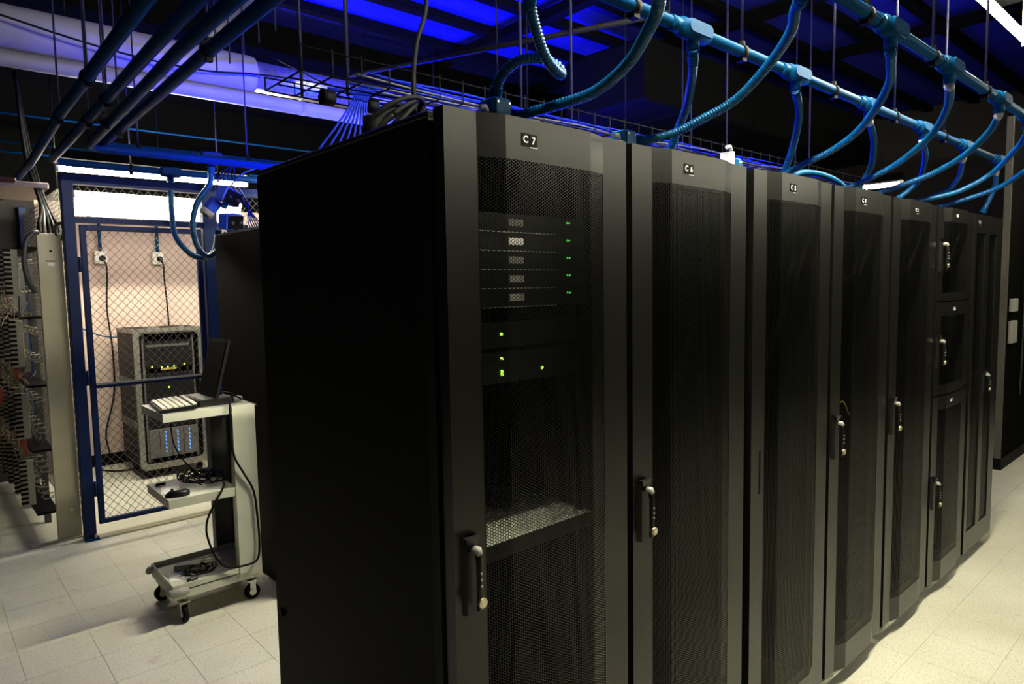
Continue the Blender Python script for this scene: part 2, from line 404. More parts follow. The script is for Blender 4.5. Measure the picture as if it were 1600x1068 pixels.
def unit(z0, z1, leds, label, y=.108):
    t = empty('rack_unit', (0.008, 0, z0)); tag(t, label, 'rack unit', 'black units inside rack C 7')
    B(.060, .540, y, .62, 0, z1-z0).build('chassis', M_RACKIN, t)
    for (x, z) in leds: B(x-.003, x+.003, y-.003, y, z-z0-.003, z-z0+.003).build('status_light', M_LEDG, t)
    for i in range(12): B(.075+i*.007, .079+i*.007, y-.002, y, (z1-z0)*.4, (z1-z0)*.55).build('vent_slot', M_ADAPT, t)
unit(1.50, 1.56, [(.243, 1.532)], 'upper black unit with one yellow-green light, below the servers in rack C 7')
unit(1.415, 1.49, [(.243, 1.474), (.243, 1.443), (.243, 1.436), (.376, 1.440)], 'lower black unit with four yellow-green lights in rack C 7')
t = empty('equipment_shelf', (0.008, 0, 1.0)); tag(t, 'pale grey shelf catching light low inside rack C 7', 'shelf')
MB().bbox(.065, .54, .09, .62, .03, .038, .002).build('shelf_plate', M_CART, t)
B(.065, .54, .086, .09, .0, .038).build('front_lip', M_RACKIN, t)
for i in range(6): B(.12+i*.06, .15+i*.06, .28, .50, .038, .0388).build('vent_slot', M_RACKIN, t)
# loose cables inside C4 and C3
def cable(name, pts, r, m, label, group=None, seg=7, n=8, cat='cable', parent=None):
    o = MB().tube(crom(pts, n), r, seg).build(name, m, parent)
    if parent is None: tag(o, label, cat, group)
    return o
cable('patch_cable', [(1.95, .09, 1.83), (1.98, .08, 1.78), (1.955, .085, 1.72), (2.0, .09, 1.70), (1.96, .09, 1.66)], .003, M_GREYWIRE, 'grey patch cable tangled behind the upper door of rack C 4')
cable('patch_cable', [(1.93, .09, .52), (1.96, .07, .46), (2.02, .07, .47), (2.06, .09, .56), (2.08, .1, .68)], .0035, M_YELLOWWIRE, 'yellow cable looping low behind the door of rack C 4')
cable('patch_cable', [(1.93, .10, .43), (1.98, .07, .40), (2.05, .08, .42), (2.1, .1, .52)], .0035, M_YELLOWWIRE, 'lower yellow cable behind the door of rack C 4')
cable('patch_cable', [(2.02, .10, 1.16), (2.06, .08, 1.13), (2.16, .09, 1.13), (2.25, .1, 1.06)], .003, M_YELLOWWIRE, 'thin yellow cable at half height behind the door of rack C 4')
cable('patch_cable', [(2.60, .09, 1.46), (2.56, .08, 1.36), (2.57, .08, 1.22), (2.62, .09, 1.12)], .003, M_YELLOWWIRE, 'thin yellow cable curving behind the door of rack C 3')
t = empty('network_switch', (1.81, 0, 1.63)); tag(t, 'black network switch with two green lights high inside rack C 4', 'switch')
B(.06, .54, .11, .5, 0, .042).build('chassis', M_RACKIN, t)
for i in range(2): B(.10+i*.012, .105+i*.012, .107, .11, .02, .026).build('status_light', M_LEDG2, t)

# second row behind: black rack side seen past the cart
for i in range(4):
    t = empty('server_rack', (.66+i*.605, 2.30, 0)); tag(t, ['plain black cabinet side standing behind the grey cart', 'black cabinet next to the one behind the cart', 'third black cabinet of the second row', 'fourth black cabinet of the second row'][i], 'server rack', 'second row of black cabinets')
    B(0, .01, 0, .98, .02, 1.98).build('side_panel', M_SIDE, t); B(.59, .6, 0, .98, .02, 1.98).build('side_panel', M_SIDE, t)
    MB().bbox(0, .6, 0, .98, 1.98, 2.0, .006).build('top_panel', M_RACK, t)
    B(.01, .59, .0, .012, .02, 1.98).build('back_panel', M_RACK, t); B(.01, .59, .968, .98, .02, 1.98).build('door', M_RACK, t)
    B(.02, .58, .02, .96, 0, .02).build('base', M_RACKIN, t)

# ------------------------------------------------------------------ lights
def strip_fixture(name, axis, c, length, m_tube, label, ntube=1, r=.019, hous=.07, gap=.028):
    t = empty(name, c); tag(t, label, 'light fixture')
    L = length/2
    def bx(a0, a1, b0, b1, z0, z1): return B(a0, a1, b0, b1, z0, z1) if axis == 'x' else B(b0, b1, a0, a1, z0, z1)
    bx(-L-.02, L+.02, -hous/2, hous/2, gap, gap+.057).build('housing', M_HOOD, t)
    for q in range(ntube):
        o = (q-(ntube-1)/2)*.05
        a, b = ((-L, o, 0), (L, o, 0)) if axis == 'x' else ((o, -L, 0), (o, L, 0))
        MB().tube([a, b], r, 12, True).build('tube', m_tube, t)
        for s_ in (-1, 1):
            if axis == 'x': B(s_*L-.008, s_*L+.008, o-.022, o+.022, -.02, gap+.002).build('lamp_holder', M_WHITE, t)
            else: B(o-.022, o+.022, s_*L-.008, s_*L+.008, -.02, gap+.002).build('lamp_holder', M_WHITE, t)
    MB().cyl((0, 0, gap+.05), (0, 0, 3.8-c[2]), .004, 6).build('hanger_rod', M_DARKSTEEL, t)
    return t
strip_fixture('strip_light', 'x', (1.75, -.26, 2.79), 3.2, M_TUBEF, 'bright fluorescent tube over the aisle in front of the racks', hous=.34, gap=.20)  # wide raised hood shaped to keep the tube's light off the ceiling
strip_fixture('strip_light', 'x', (6.1, -.6, 2.9), 2.4, M_TUBEE, 'added unseen tube brightening the floor at the far end of the aisle', hous=.2, gap=.04)  # lamp added out of view to brighten the far floor
for i, x in enumerate((1.95, 4.75)):
    strip_fixture('strip_light', 'x', (x, -2.0, 2.62), 2.7, M_TUBEA, ['fluorescent tube over the aisle behind the camera, nearer one', 'fluorescent tube over the aisle behind the camera, farther one'][i], hous=.16)
strip_fixture('strip_light', 'x', (.675, 4.45, 2.505), 1.28, M_TUBES, 'long fluorescent tube above the cage gate', hous=.06, gap=.07)
t = strip_fixture('strip_light', 'x', (2.10, 3.86, 2.43), 1.28, M_TUBES, 'fluorescent tube behind the racks, continuing the one above the cage gate')
B(-.66, .66, -.078, -.072, -.055, .085).build('light_skirt', M_DARKSTEEL, t)  # dark skirt added to keep this tube's light off the cable tray
t = strip_fixture('strip_light', 'x', (1.78, 1.62, 2.30), 1.21, M_TUBER, 'fluorescent tube over the aisle behind the rack row')
for q in (-1, 1): B(-.63, .63, q*.075-.003, q*.075+.003, -.055, .085).build('light_skirt', M_DARKSTEEL, t)  # dark skirts added to block sideways light towards hoses and rack tops
strip_fixture('strip_light', 'y', (5.32, 1.09, 2.43), .30, M_TUBEX, 'short far white lamp seen just above rack C 4')
t = empty('wraparound_light', (.85, 5.10, 2.235)); tag(t, 'wide glowing white light fixture inside the wire cage', 'light fixture')
B(-.63, .63, -.10, .10, .15, .20).build('housing', M_LENS, t)
MB().prism([(-.62, -.09), (.62, -.09), (.62, .09), (-.62, .09)], .03, .15).build('diffuser', M_DIFF, t)
# blue light bars lying on the cabinets of the second row
for (x, lab) in ((1.50, 'blue light bar on the cabinets behind the rack row, nearer the cart'), (2.70, 'blue light bar on the cabinets behind the rack row, farther along')):
    t = empty('light_bar', (x, 2.62, 2.003)); tag(t, lab, 'light bar', 'blue light bars on the second row')
    B(-.56, .56, -.05, .05, -.003, .012).build('housing', M_PLASTIC, t)
    for q in (-1, 1): B(-.56, .56, q*.05-.002, q*.05+.002, -.003, .056).build('light_shield_side', M_PLASTIC, t); B(q*.56-.002, q*.56+.002, -.05, .05, -.003, .056).build('light_shield_end', M_PLASTIC, t)
    for q in range(14): B(-.52+q*.08-.001, -.52+q*.08+.001, -.048, .048, .047, .095).build('added_louver', M_PLASTIC, t)  # trough walls and louvers added to narrow the spread of blue light
    MB().tube([(-.55, 0, .030), (.55, 0, .030)], .015, 12).build('glow_tube', M_BLUELED, t)

for (x, lab) in ((1.0, 'blue light bar on top of rack C 6'), (2.05, 'blue light bar on top of rack C 4'), (3.1, 'blue light bar on top of the three-door rack')):
    t = empty('light_bar', (x, .60, 2.003)); tag(t, lab, 'light bar', 'blue light bars on the rack tops')
    B(-.26, .26, -.02, .02, -.003, .010).build('housing', M_PLASTIC, t)
    MB().tube([(-.25, 0, .020), (.25, 0, .020)], .010, 10).build('glow_tube', M_BLUELED2, t)

# ------------------------------------------------------------------ conduits on the left
def bend(p, d0, d1, R, n=7):
    """points of a quarter bend at corner p coming along d0 leaving along d1"""
    p = Vector(p); d0 = Vector(d0); d1 = Vector(d1); c = p-d0*R+d1*R
    return [c-d1*R*math.cos(a*PI/2/n)+d0*R*math.sin(a*PI/2/n) for a in range(n+1)]
def conduit(name, label, pts, r, tees=(), clamps=(), couplings=(), group='blue conduits', axis='x', top=3.8):
    M_PIPE = M_PIPEL if 'left' in group else MATS['blue_painted_conduit']
    t = empty(name, pts[0]); O = Vector(pts[0]); tag(t, label, 'conduit', group)
    MB().tube([Vector(p)-O for p in pts], r, 16).build('pipe', M_PIPE, t)
    for (c, toward) in tees:
        c = Vector(c)-O; L = .058
        b = MB().tube([c+Vector((-L-.012, 0, 0)), c+Vector((-L, 0, 0)), c+Vector((-L, 0, 0)), c+Vector((L, 0, 0)), c+Vector((L, 0, 0)), c+Vector((L+.012, 0, 0))], [r*1.25, r*1.25, r*1.55, r*1.55, r*1.25, r*1.25], 16)
        b.cyl(c+Vector((0, 0, -r*.8)), c+Vector((0, 0, -r*1.5-.028)), r*1.05)
        body = b.build('conduit_body', M_PIPE, t)
        y = c.y-toward*r*1.45
        sh = [(c.x+sx*L*.72+math.cos(a)*r*1.1, c.z+math.sin(a)*r*1.1) for sx, a0 in ((1, -PI/2), (-1, PI/2)) for a in [a0+PI*k_/8 for k_ in range(9)]]
        m = MB(); n = len(sh); m.v = [(x, y, z) for x, z in sh]+[(c.x+(x-c.x)*.92, y-toward*r*.35, c.z+(z-c.z)*.88) for x, z in sh]
        for i in range(n): m.f.append((i, (i+1) % n, n+(i+1) % n, n+i)); m.sm.append(False)
        m.f.append(tuple(range(n, 2*n))); m.sm.append(False)
        m.build('cover', M_PIPE, body)
    for c in couplings:
        c = Vector(c)-O; dv = Vector((.02, 0, 0)) if axis == 'x' else Vector((0, .02, 0))
        MB().tube([c-dv, c+dv], r*1.2, 16).build('coupling', M_PIPE, t)
        MB().tube([c+dv*1.5, c+dv*2.1], r*1.3, 6, True, False).build('lock_nut', M_PIPE, t)
    for (c, ax) in clamps:
        c = Vector(c)-O; dv = Vector((.011, 0, 0)) if ax == 'x' else Vector((0, .011, 0))
        k_ = MB().tube([c-dv, c+dv], r*1.22, 14)
        k_.box(c.x-.011, c.x+.011, c.y-.011, c.y+.011, c.z-r*1.75, c.z-r*1.1)
        cl = k_.build('pipe_clamp', M_DARKSTEEL, t)
        MB().cyl(c+Vector((0, 0, r)), (c.x, c.y, top-O.z), .0045, 8).build('hanger_rod', M_ROD, cl)
        MB().cyl(c+Vector((0, 0, r*1.1)), c+Vector((0, 0, r*1.1+.012)), .010, 6, False).build('nut', M_DARKSTEEL, cl)
    return t
R = .024
y4 = 3.44
conduit('blue_conduit', 'blue conduit bending right above the hanging loops, rightmost of four overhead', [(.06, -.6, 2.5), (.07, 1.5, 2.5)]+bend((.105, y4, 2.5), (0, 1, 0), (1, 0, 0), .11)+[(1.9, y4, 2.5)], R,
        tees=[((.715, y4, 2.5), 1)], clamps=[((.066, 1.45, 2.5), 'y'), ((.10, 2.95, 2.5), 'y'), ((.30, y4, 2.5), 'x'), ((.95, y4, 2.5), 'x')], couplings=[((.60, y4, 2.5),)[0]], group='blue conduits overhead at the left')
conduit('blue_conduit', 'blue conduit bending in just under its right neighbour, second from the right overhead', [(-.035, -.6, 2.49), (-.02, 1.5, 2.49)]+bend((.02, 3.37, 2.47), (0, 1, 0), (1, 0, 0), .11)+[(1.9, 3.39, 2.47)], R,
        clamps=[((-.008, 2.72, 2.485), 'y')], group='blue conduits overhead at the left')
conduit('blue_conduit', 'blue conduit bending right beside the fluorescent tube, second from the left overhead', [(-.115, -.6, 2.5), (-.09, 1.5, 2.5)]+bend((-.045, 4.16, 2.5), (0, 1, 0), (1, 0, 0), .12)+[(2.4, 4.16, 2.5)], R,
        tees=[((.67, 4.16, 2.5), 1)], clamps=[((-.075, 2.35, 2.5), 'y'), ((-.066, 2.80, 2.5), 'y'), ((.42, 4.16, 2.5), 'x'), ((1.0, 4.16, 2.5), 'x')], group='blue conduits overhead at the left')
conduit('blue_conduit', 'leftmost of the four blue conduits overhead, running straight on', [(-.235, -.6, 2.5), (-.19, 2.7, 2.5), (-.13, 4.3, 2.5), (-.12, 6.32, 2.5)], R,
        clamps=[((-.20, 2.05, 2.5), 'y'), ((-.185, 2.80, 2.5), 'y')], group='blue conduits overhead at the left')
# ------------------------------------------------------------------ conduits above the racks
RR = .0168
tx1 = [.25, .859, 1.463, 2.079, 2.698, 3.328, 3.97]
tx2 = [.21, .745, 1.274, 1.789, 2.402, 2.86, 3.34]
Y1, Y2, ZR = -.015, -.372, 2.33
conduit('blue_conduit', 'blue conduit with seven hose outlets along the fronts of the racks', [(-.6, Y1, ZR), (4.02, Y1, ZR)], RR, tees=[((x, Y1, ZR), 1) for x in tx1],
        clamps=[((x, Y1, ZR), 'x') for x in (.60, 1.116, 1.753, 2.353, 3.0)], couplings=[(x-.09, Y1, ZR) for x in tx1], group='blue conduits above the racks')
conduit('blue_conduit', 'blue conduit with hose outlets out over the aisle, beside the bright tube', [(-.6, Y2, ZR), (4.4, Y2, ZR)], RR, tees=[((x, Y2, ZR), 1) for x in tx2],
        clamps=[((x, Y2, ZR), 'x') for x in (.45, 1.10, 1.62, 2.2)], couplings=[(x-.09, Y2, ZR) for x in tx2], group='blue conduits above the racks')
def hose(pts, label, group, r=.0120, pitch=.0082, conn=True, mt=None):
    t = empty('flexible_conduit', pts[0]); tag(t, label, 'hose', group); O = Vector(pts[0])
    P = resample(crom([Vector(p)-O for p in pts], 24), pitch/3)
    rad = [r*(1+(.13 if i % 3 == 1 else (-.13 if i % 3 == 0 else .03))) for i in range(len(P))]
    MB().tube(P, rad, 12).build('corrugated_hose', mt or M_HOSE, t)
    if conn:
        d = (P[6]-P[0]).normalized()
        MB().tube([P[0]-d*.012, P[0]+d*.004, P[0]+d*.004, P[0]+d*.03, P[0]+d*.03, P[0]+d*.04], [r*1.1, r*1.1, r*1.32, r*1.32, r*1.18, r*1.18], 12, True, False).build('connector', M_GALV if conn == 'g' else M_PIPE, t)
        d = (P[-1]-P[-7]).normalized()
        MB().tube([P[-1]-d*.025, P[-1]+d*.005], r*1.3, 10, True, False).build('connector', M_PIPE, t)
    return t
def tp(x, y): return (x, y, ZR-.056)
G1, G2 = 'hoses from the conduit along the rack fronts', 'hoses from the conduit over the aisle'
hose([tp(.25, Y1), (.257, -.003, 2.255), (.276, .004, 2.214), (.313, .013, 2.163), (.352, .018, 2.138), (.378, .024, 2.134), (.378, .037, 2.155), (.345, .061, 2.172), (.306, .089, 2.166), (.283, .114, 2.143), (.284, .142, 2.12), (.290, .160, 2.092)], 'blue corrugated hose hanging and doubling back into the top of the C 7 box', G1)
hose([tp(.21, Y2), (.24, -.35, 2.20), (.295, -.310, 2.163), (.352, -.240, 2.146), (.397, -.156, 2.116), (.408, -.055, 2.083), (.381, .040, 2.068), (.325, .15, 2.050)], 'blue corrugated hose sweeping across into the right side of the C 7 box', G2)
hose([tp(.859, Y1), (.90, .012, 2.245), (.945, .047, 2.22), (1.004, .102, 2.175), (1.031, .148, 2.126), (1.045, .20, 2.04)], 'blue corrugated hose dropping steeply to the top of the second rack C 6', G1)
hose([tp(.745, Y2), (.80, -.33, 2.275), (.874, -.283, 2.255), (.949, -.187, 2.215), (.969, -.083, 2.153), (.928, .013, 2.105), (.891, .073, 2.076), (.81, .150, 2.055)], 'blue corrugated hose sweeping across to the small box on rack C 6', G2)
hose([tp(1.463, Y1), (1.54, .012, 2.26), (1.646, .059, 2.232), (1.755, .129, 2.164), (1.80, .19, 2.06)], 'blue corrugated hose dropping steeply to the top of the third rack C 5', G1)
hose([tp(1.274, Y2), (1.40, -.33, 2.272), (1.560, -.272, 2.265), (1.724, -.176, 2.236), (1.818, -.078, 2.183), (1.836, .019, 2.133), (1.80, .126, 2.085), (1.76, .19, 2.045)], 'blue corrugated hose sweeping across to the top of the third rack C 5', G2)
hose([tp(2.079, Y1), (2.19, .012, 2.255), (2.335, .057, 2.222), (2.486, .124, 2.150), (2.51, .195, 2.05)], 'blue corrugated hose dropping steeply to the top of the fourth rack C 4', G1, conn='g')
hose([tp(1.789, Y2), (1.95, -.33, 2.28), (2.133, -.268, 2.266), (2.322, -.165, 2.222), (2.415, -.031, 2.153), (2.416, .084, 2.098), (2.36, .195, 2.045)], 'blue corrugated hose sweeping across to the top of the fourth rack C 4', G2, conn='g')
hose([tp(2.698, Y1), (2.82, .01, 2.248), (2.944, .046, 2.220), (3.08, .117, 2.138), (3.02, .195, 2.05)], 'blue corrugated hose dropping steeply to the top of the fifth rack C 3', G1, conn='g')
hose([tp(2.402, Y2), (2.50, -.34, 2.268), (2.616, -.290, 2.250), (2.759, -.176, 2.197), (2.797, -.041, 2.136), (2.763, .082, 2.092), (2.69, .195, 2.045)], 'blue corrugated hose sweeping across to the top of the fifth rack C 3', G2, conn='g')
hose([tp(3.328, Y1), (3.40, .012, 2.23), (3.452, .036, 2.190), (3.444, .086, 2.120), (3.278, .158, 2.062), (3.171, .20, 2.04)], 'blue corrugated hose curling down to the top of the three-door rack', G1, conn='g')
hose([tp(2.86, Y2), (3.05, -.33, 2.29), (3.244, -.260, 2.27), (3.402, -.125, 2.183), (3.333, -.004, 2.101), (3.204, .105, 2.060), (3.078, .20, 2.04)], 'blue corrugated hose sweeping across to the three-door rack', G2)
hose([tp(3.97, Y1), (4.04, .005, 2.215), (4.09, .03, 2.15), (4.07, .07, 2.04)], 'blue corrugated hose dropping to the far rack C 1', G1, conn='g')
hose([tp(3.34, Y2), (3.46, -.31, 2.235), (3.588, -.221, 2.195), (3.672, -.094, 2.135), (3.643, .077, 2.078), (3.577, .2, 2.04)], 'blue corrugated hose sweeping across to the far rack C 1', G2)
hose([(1.93, .22, 2.07), (2.05, .23, 2.10), (2.25, .24, 2.112), (2.50, .265, 2.10), (2.75, .30, 2.05)], 'blue corrugated hose lying along the top of racks C 5 and C 4', 'hoses on the rack tops')
def jbox(x, y, label, sx=.055, h=.090):
    t = empty('junction_box', (x, y, 2.0)); tag(t, label, 'junction box', 'blue boxes on the rack tops')
    MB().bbox(-sx/2, sx/2, -.028, .028, 0, h, .004).build('box', M_BOX, t)
    MB().bbox(-sx/2+.004, sx/2-.004, -.031, -.028, .005, h-.005, .001).build('cover', M_BOX, t)
    B(-sx/2-.018, -sx/2, -.02, .02, 0, .05).build('receptacle', M_WHITE, t)
    MB().tube([(-sx/2-.03, -.01, .062), (-sx/2-.012, -.01, .066), (-sx/2-.006, -.01, .055)], .006, 8).build('strain_relief', M_WHITE, t)
    for q in (-1, 1): MB().cyl((q*(sx/2-.01), -.031, h-.012), (q*(sx/2-.01), -.0325, h-.012), .003, 8).build('screw', M_CHROME, t)
jbox(.292, .160, 'blue junction box on the top left of rack C 7')
jbox(.775, .160, 'small blue junction box at the left of rack C 6', .05, .082)
jbox(1.895, .22, 'blue junction box at the end of rack C 5', .05, .06)
jbox(1.175, .05, 'small grey-blue outlet at the right corner of rack C 6', .03, .03)
t = empty('plug', (.215, .19, 2.0)); tag(t, 'dark blue power plug lying left of the C 7 junction box', 'plug')
MB().tube([(-.05, .02, .018), (-.03, .01, .028), (.0, 0, .03), (.035, -.012, .03)], [.016, .028, .030, .026], 12).build('plug_body', M_BLUEBOX, t)
MB().tube([(-.16, .16, .01), (-.09, .06, .014), (-.045, .018, .018)], .008, 8).build('cord', M_RUBBER, t)

# ------------------------------------------------------------------ wire basket cable tray above the racks
t = empty('cable_tray', (.12, .83, 2.29)); tag(t, 'black wire basket cable tray hung along the racks', 'cable tray'); tray = t
TW, TH, TL = .27, .07, 4.3
for (y, z) in ((0, TH), (0, 0), (TW*.33, 0), (TW*.67, 0), (TW, 0), (TW, TH*.6)):
    MB().cyl((0, y, z), (TL, y, z), .0028, 6).build('long_wire', M_DARKSTEEL, t)
cw = MB().tube([(0, 0, TH+.01), (0, 0, 0), (0, TW, 0), (0, TW, TH*.6)], .0028, 6).build('cross_wire', M_DARKSTEEL, t)
for i in range(1, 43): link_mesh('cross_wire', cw.data, t, (i*.1, 0, 0))
for x in (.09, .20, 1.06, 1.26, 2.5, 3.5):
    MB().cyl((x, TW*.35+(.10 if x in (.09, 1.06) else 0), -.02), (x, TW*.35+(.10 if x in (.09, 1.06) else 0), 1.44), .0055, 8).build('hanger_rod', M_ROD, t)
for x in (.14, .30):
    MB().tube([(x-.02, .12, -.03), (x+.02, .12, -.03)], .026, 10).build('splice_clamp', M_RUBBER, t)
for i in range(16):
    y = .85+.23*((i*7) % 16)/16; z = 2.30+.012*(i % 3)
    pts = [(.30+.03*(i % 4)+.35*q+.0*random.random(), y+random.uniform(-.025, .025), z+random.uniform(0, .02)) for q in range(12)]
    cable('network_cable', pts, .0036, M_CABLEBLUE if i % 3 else M_GREYWIRE, ('blue' if i % 3 else 'grey')+' network cable lying in the wire basket tray', ('blue' if i % 3 else 'grey')+' cables in the tray', 6, 5)
for i in range(8):
    dx = (i-3.5)*.011
    e = (.20+.030*i, .84+.03*(i % 3), 2.004)
    cable('network_cable', [(.42+dx, .95, 2.31), (.385+dx*.7, .93, 2.30), (.345+dx*.7, .90, 2.24), (.31+dx*1.6, .885, 2.15), (.28+dx*2.6, .87, 2.06), e], .0036, M_CABLEBLUE, 'blue network cable spilling from the tray to the top of rack C 7', 'blue cables dropping to rack C 7', 6, 6)
# coil of black power cable on C7 and its riser
for i in range(6):
    cx, cy, cz = .30, .62, 2.10+.012*i
    ph = random.random()*6; rr = .085+.012*(i % 3)
    pts = [(cx+rr*.9*math.cos(ph+a*PI/6), cy+rr*.5*math.sin(ph+a*PI/6), 2.105+.005*i+(.085-.004*i)*math.sin(ph+a*PI/6+.5+.4*i)) for a in range(13)]
    cable('power_cable', pts, .0075, M_RUBBER, 'loop of thick black cable in the coil on rack C 7', 'black cable coil on rack C 7', 8, 5)
cable('power_cable', [(.36, .60, 2.16), (.37, .62, 2.26), (.40, .64, 2.38), (.44, .64, 2.52), (.46, .66, 2.9), (.46, .66, 3.7)], .007, M_RUBBER, 'thick black cable rising from the coil on rack C 7 to the ceiling', None, 8, 8)
MB().tube([(.235, .62, 2.06), (.235, .62, 2.13)], .035, 12).build('cable_end_', M_RUBBER).name = 'cable_plug'
tag(bpy.data.objects['cable_plug'], 'black round plug at the left of the cable coil on rack C 7', 'plug')
# slanted black strut pipe over the racks
o = MB().cyl((.95, 2.05, 2.72), (1.55, .55, 2.72), .012, 8).build('support_strut', M_DARKSTEEL); tag(o, 'black strut crossing under the ceiling behind rack C 7', 'strut')
for (x, y, z) in ((.95, 2.05, 2.72), (1.55, .55, 2.72)): MB().cyl((x, y, z), (x, y, 3.8), .005, 8).build('hanger_rod', M_DARKSTEEL, o)
# trapeze hanger (rods and double channel) up left of the tray
t = empty('trapeze_hanger', (.36, 1.35, 2.9)); tag(t, 'steel trapeze hanger with thin rods above the pale duct', 'hanger')
for q in (0, .06): B(-.02+q, .015+q, -.1, 1.1, 0, .03).build('channel', M_DARKSTEEL, t)
for i in range(5): MB().cyl((.02, .25+i*.17, -.22), (.02, .25+i*.17, .83), .004, 6).build('hanger_rod', M_ROD, t)
for (x, y, z) in ((2.62, 1.15, 2.42), (3.9, 1.15, 2.42), (3.2, 1.6, 2.42)):
    o = MB().cyl((x, y, z-.35), (x, y, 3.8), .005, 8).build('hanger_rod', M_ROD); tag(o, {2.62: 'thin blue-lit rod hanging above the third rack', 3.9: 'thin blue-lit rod hanging above the fifth rack', 3.2: 'thin blue-lit rod hanging farther back, above the fourth rack'}[x], 'rod')
o = MB().box(1.5, 2.6, 1.55, 1.6, 2.5, 2.53).box(1.52, 1.53, 1.56, 1.59, 2.3, 2.5).box(2.56, 2.57, 1.56, 1.59, 2.3, 2.5).build('support_channel', M_DARKSTEEL); tag(o, 'long steel support channel behind rack C 6', 'channel')
for x in (1.53, 2.56): MB().cyl((x, 1.575, 2.53), (x, 1.575, 3.8), .004, 6).build('hanger_rod', M_DARKSTEEL, o)
# made-up black duct, added to keep the right side of the ceiling dark
t = empty('air_duct', (3.2, 1.9, 2.95)); tag(t, 'added black duct shape darkening the ceiling behind the far racks', 'duct')
MB().bbox(0, 4.2, 0, .8, 0, .45, .02).build('dark_mask', M_JOIST, t)
for i in range(4): MB().bbox(.5+i*1.0, .54+i*1.0, -.015, .815, -.015, .465, .01).build('mask_band', M_JOIST, t)
for i in range(3): MB().cyl((.6+i*1.3, .4, .45), (.6+i*1.3, .4, .785), .006, 6).build('hanger_rod', M_DARKSTEEL, t)

# ------------------------------------------------------------------ pale ducts at the left
t = empty('air_duct', (-3.0, 3.62, 3.115)); tag(t, 'large pale wrapped duct with a bare metal section at its right end', 'duct')
def taper(xa, xb, r): return MB().tube([(xa, 0, 0), (xb, 0, 0)], r, 40)
MB().tube([(0, 0, 0), (4.05, 0, 0), (4.075, 0, 0), (4.08, 0, 0)], [.125, .125, .12, .1], 40).build('insulation', M_DUCT, t)
taper(4.06, 4.95, .100).build('metal_section', M_GALV, t)
taper(4.95, 9.0, .115).build('insulation', M_DUCT, t)
for x in (4.42, 4.90): MB().tube([(x, 0, 0), (x+.02, 0, 0)], .104, 40).build('strap', M_GALV, t)
for x in (1.2, 3.0, 5.6, 7.2): MB().cyl((x, 0, .11), (x, 0, .62), .005, 6).build('hanger_rod', M_DARKSTEEL, t)
t = empty('insulated_pipe', (-3.0, 3.585, 2.945)); tag(t, 'thinner pale pipe running just below the large duct', 'pipe')
MB().tube([(0, 0, 0), (9.0, 0, 0)], .047, 28).build('pipe', M_DUCT, t)
for x in (2.2, 4.4, 6.6): MB().tube([(x, 0, 0), (x+.03, 0, 0)], .0485, 28).build('band', M_DUCT, t)
cable('drooping_cable', [(-1.2, 3.38, 3.25), (-.5, 3.40, 3.14), (.0, 3.40, 3.06), (.35, 3.41, 3.03), (.7, 3.42, 3.03), (1.0, 3.43, 3.07), (1.35, 3.45, 3.10)], .006, M_RUBBER, 'black cable sagging along the pale duct', None, 8, 8)
cable('drooping_cable', [(1.0, 3.3, 3.20), (1.1, 3.0, 3.02), (1.25, 2.7, 2.86), (1.6, 2.2, 2.75)], .005, M_RUBBER, 'black cable crossing below the bare duct section', None, 8, 8)
# pipes lower at the back, faint blue lines
for i, (y, z) in enumerate(((5.0, 2.95), (5.3, 2.8), (4.9, 2.66))):
    o = MB().cyl((-1, y, z), (8, y, z), .008, 8).build('thin_pipe', M_PIPEL); tag(o, ['upper thin pipe running under the ceiling above the cage', 'middle thin pipe running above the cage', 'lowest thin pipe running above the cage'][i], 'pipe', 'thin pipes above the cage')
cable('drooping_cable', [(1.35, 4.3, 2.62), (1.2, 4.2, 2.55), (1.1, 4.1, 2.47), (1.05, 4.05, 2.42)], .006, M_CABLEBLUE, 'short blue cable hanging by the conduit left of rack C 7')

# ------------------------------------------------------------------ wire cage with gate
def mesh_wires(x0, x1, z0, z1, y, dx=.052, dz=.058, r=.0016, plane='x'):
    """diamond wire mesh: two families of diagonals clipped to the rectangle"""
    m = MB(); s = dz/dx
    def P(u, z, off): return (u, y+off, z) if plane == 'x' else (y+off, u, z)
    for sgn, off in ((1, -.001), (-1, .001)):
        c = z0-s*(x1-x0)-dz if sgn > 0 else z0
        end = z1+dz if sgn > 0 else z1+s*(x1-x0)
        while c < end:
            pts = []
            if sgn > 0:     # z = c + s(u-x0)
                ua = max(x0, x0+(z0-c)/s); ub = min(x1, x0+(z1-c)/s); f = lambda u: c+s*(u-x0)
            else:
                ua = max(x0, x0+(c-z1)/s); ub = min(x1, x0+(c-z0)/s); f = lambda u: c-s*(u-x0)
            if ub-ua > .01: m.tube([P(ua, f(ua), off), P(ub, f(ub), off)], r, 4, False)
            c += dz*1.0
    return m
cage = empty('wire_cage', (0, 4.12, 0)); tag(cage, 'navy steel framed wire mesh cage around the lit back room', 'cage')
CY = 0.0
for (a, b, nm) in ((-.005, .062, 'post'), (.855, .955, 'post'), (2.3, 2.38, 'post')):
    MB().bbox(a, b, -.03, .05, 0, 2.42, .004).build(nm, M_POST, cage)
B(-.0, 2.4, -.02, .04, 2.36, 2.42).build('top_rail', M_POST, cage)
B(.062, .855, -.02, .04, 2.115, 2.150).build('lintel', M_POST, cage)
fp = MB().bbox(-.005, .075, -.06, .06, 0, .012, .002).build('foot_plate', M_PIPE, cage)
MB().cyl((.05, -.045, .012), (.05, -.045, .04), .008, 8).build('anchor_bolt', M_CHROME, fp)
tag(mesh_wires(.062, .855, 2.15, 2.36, .01).build('wire_mesh', M_WIRE, cage), kind='stuff')
tag(mesh_wires(.955, 2.3, .05, 2.36, .01).build('wire_mesh', M_WIRE, cage), kind='stuff')
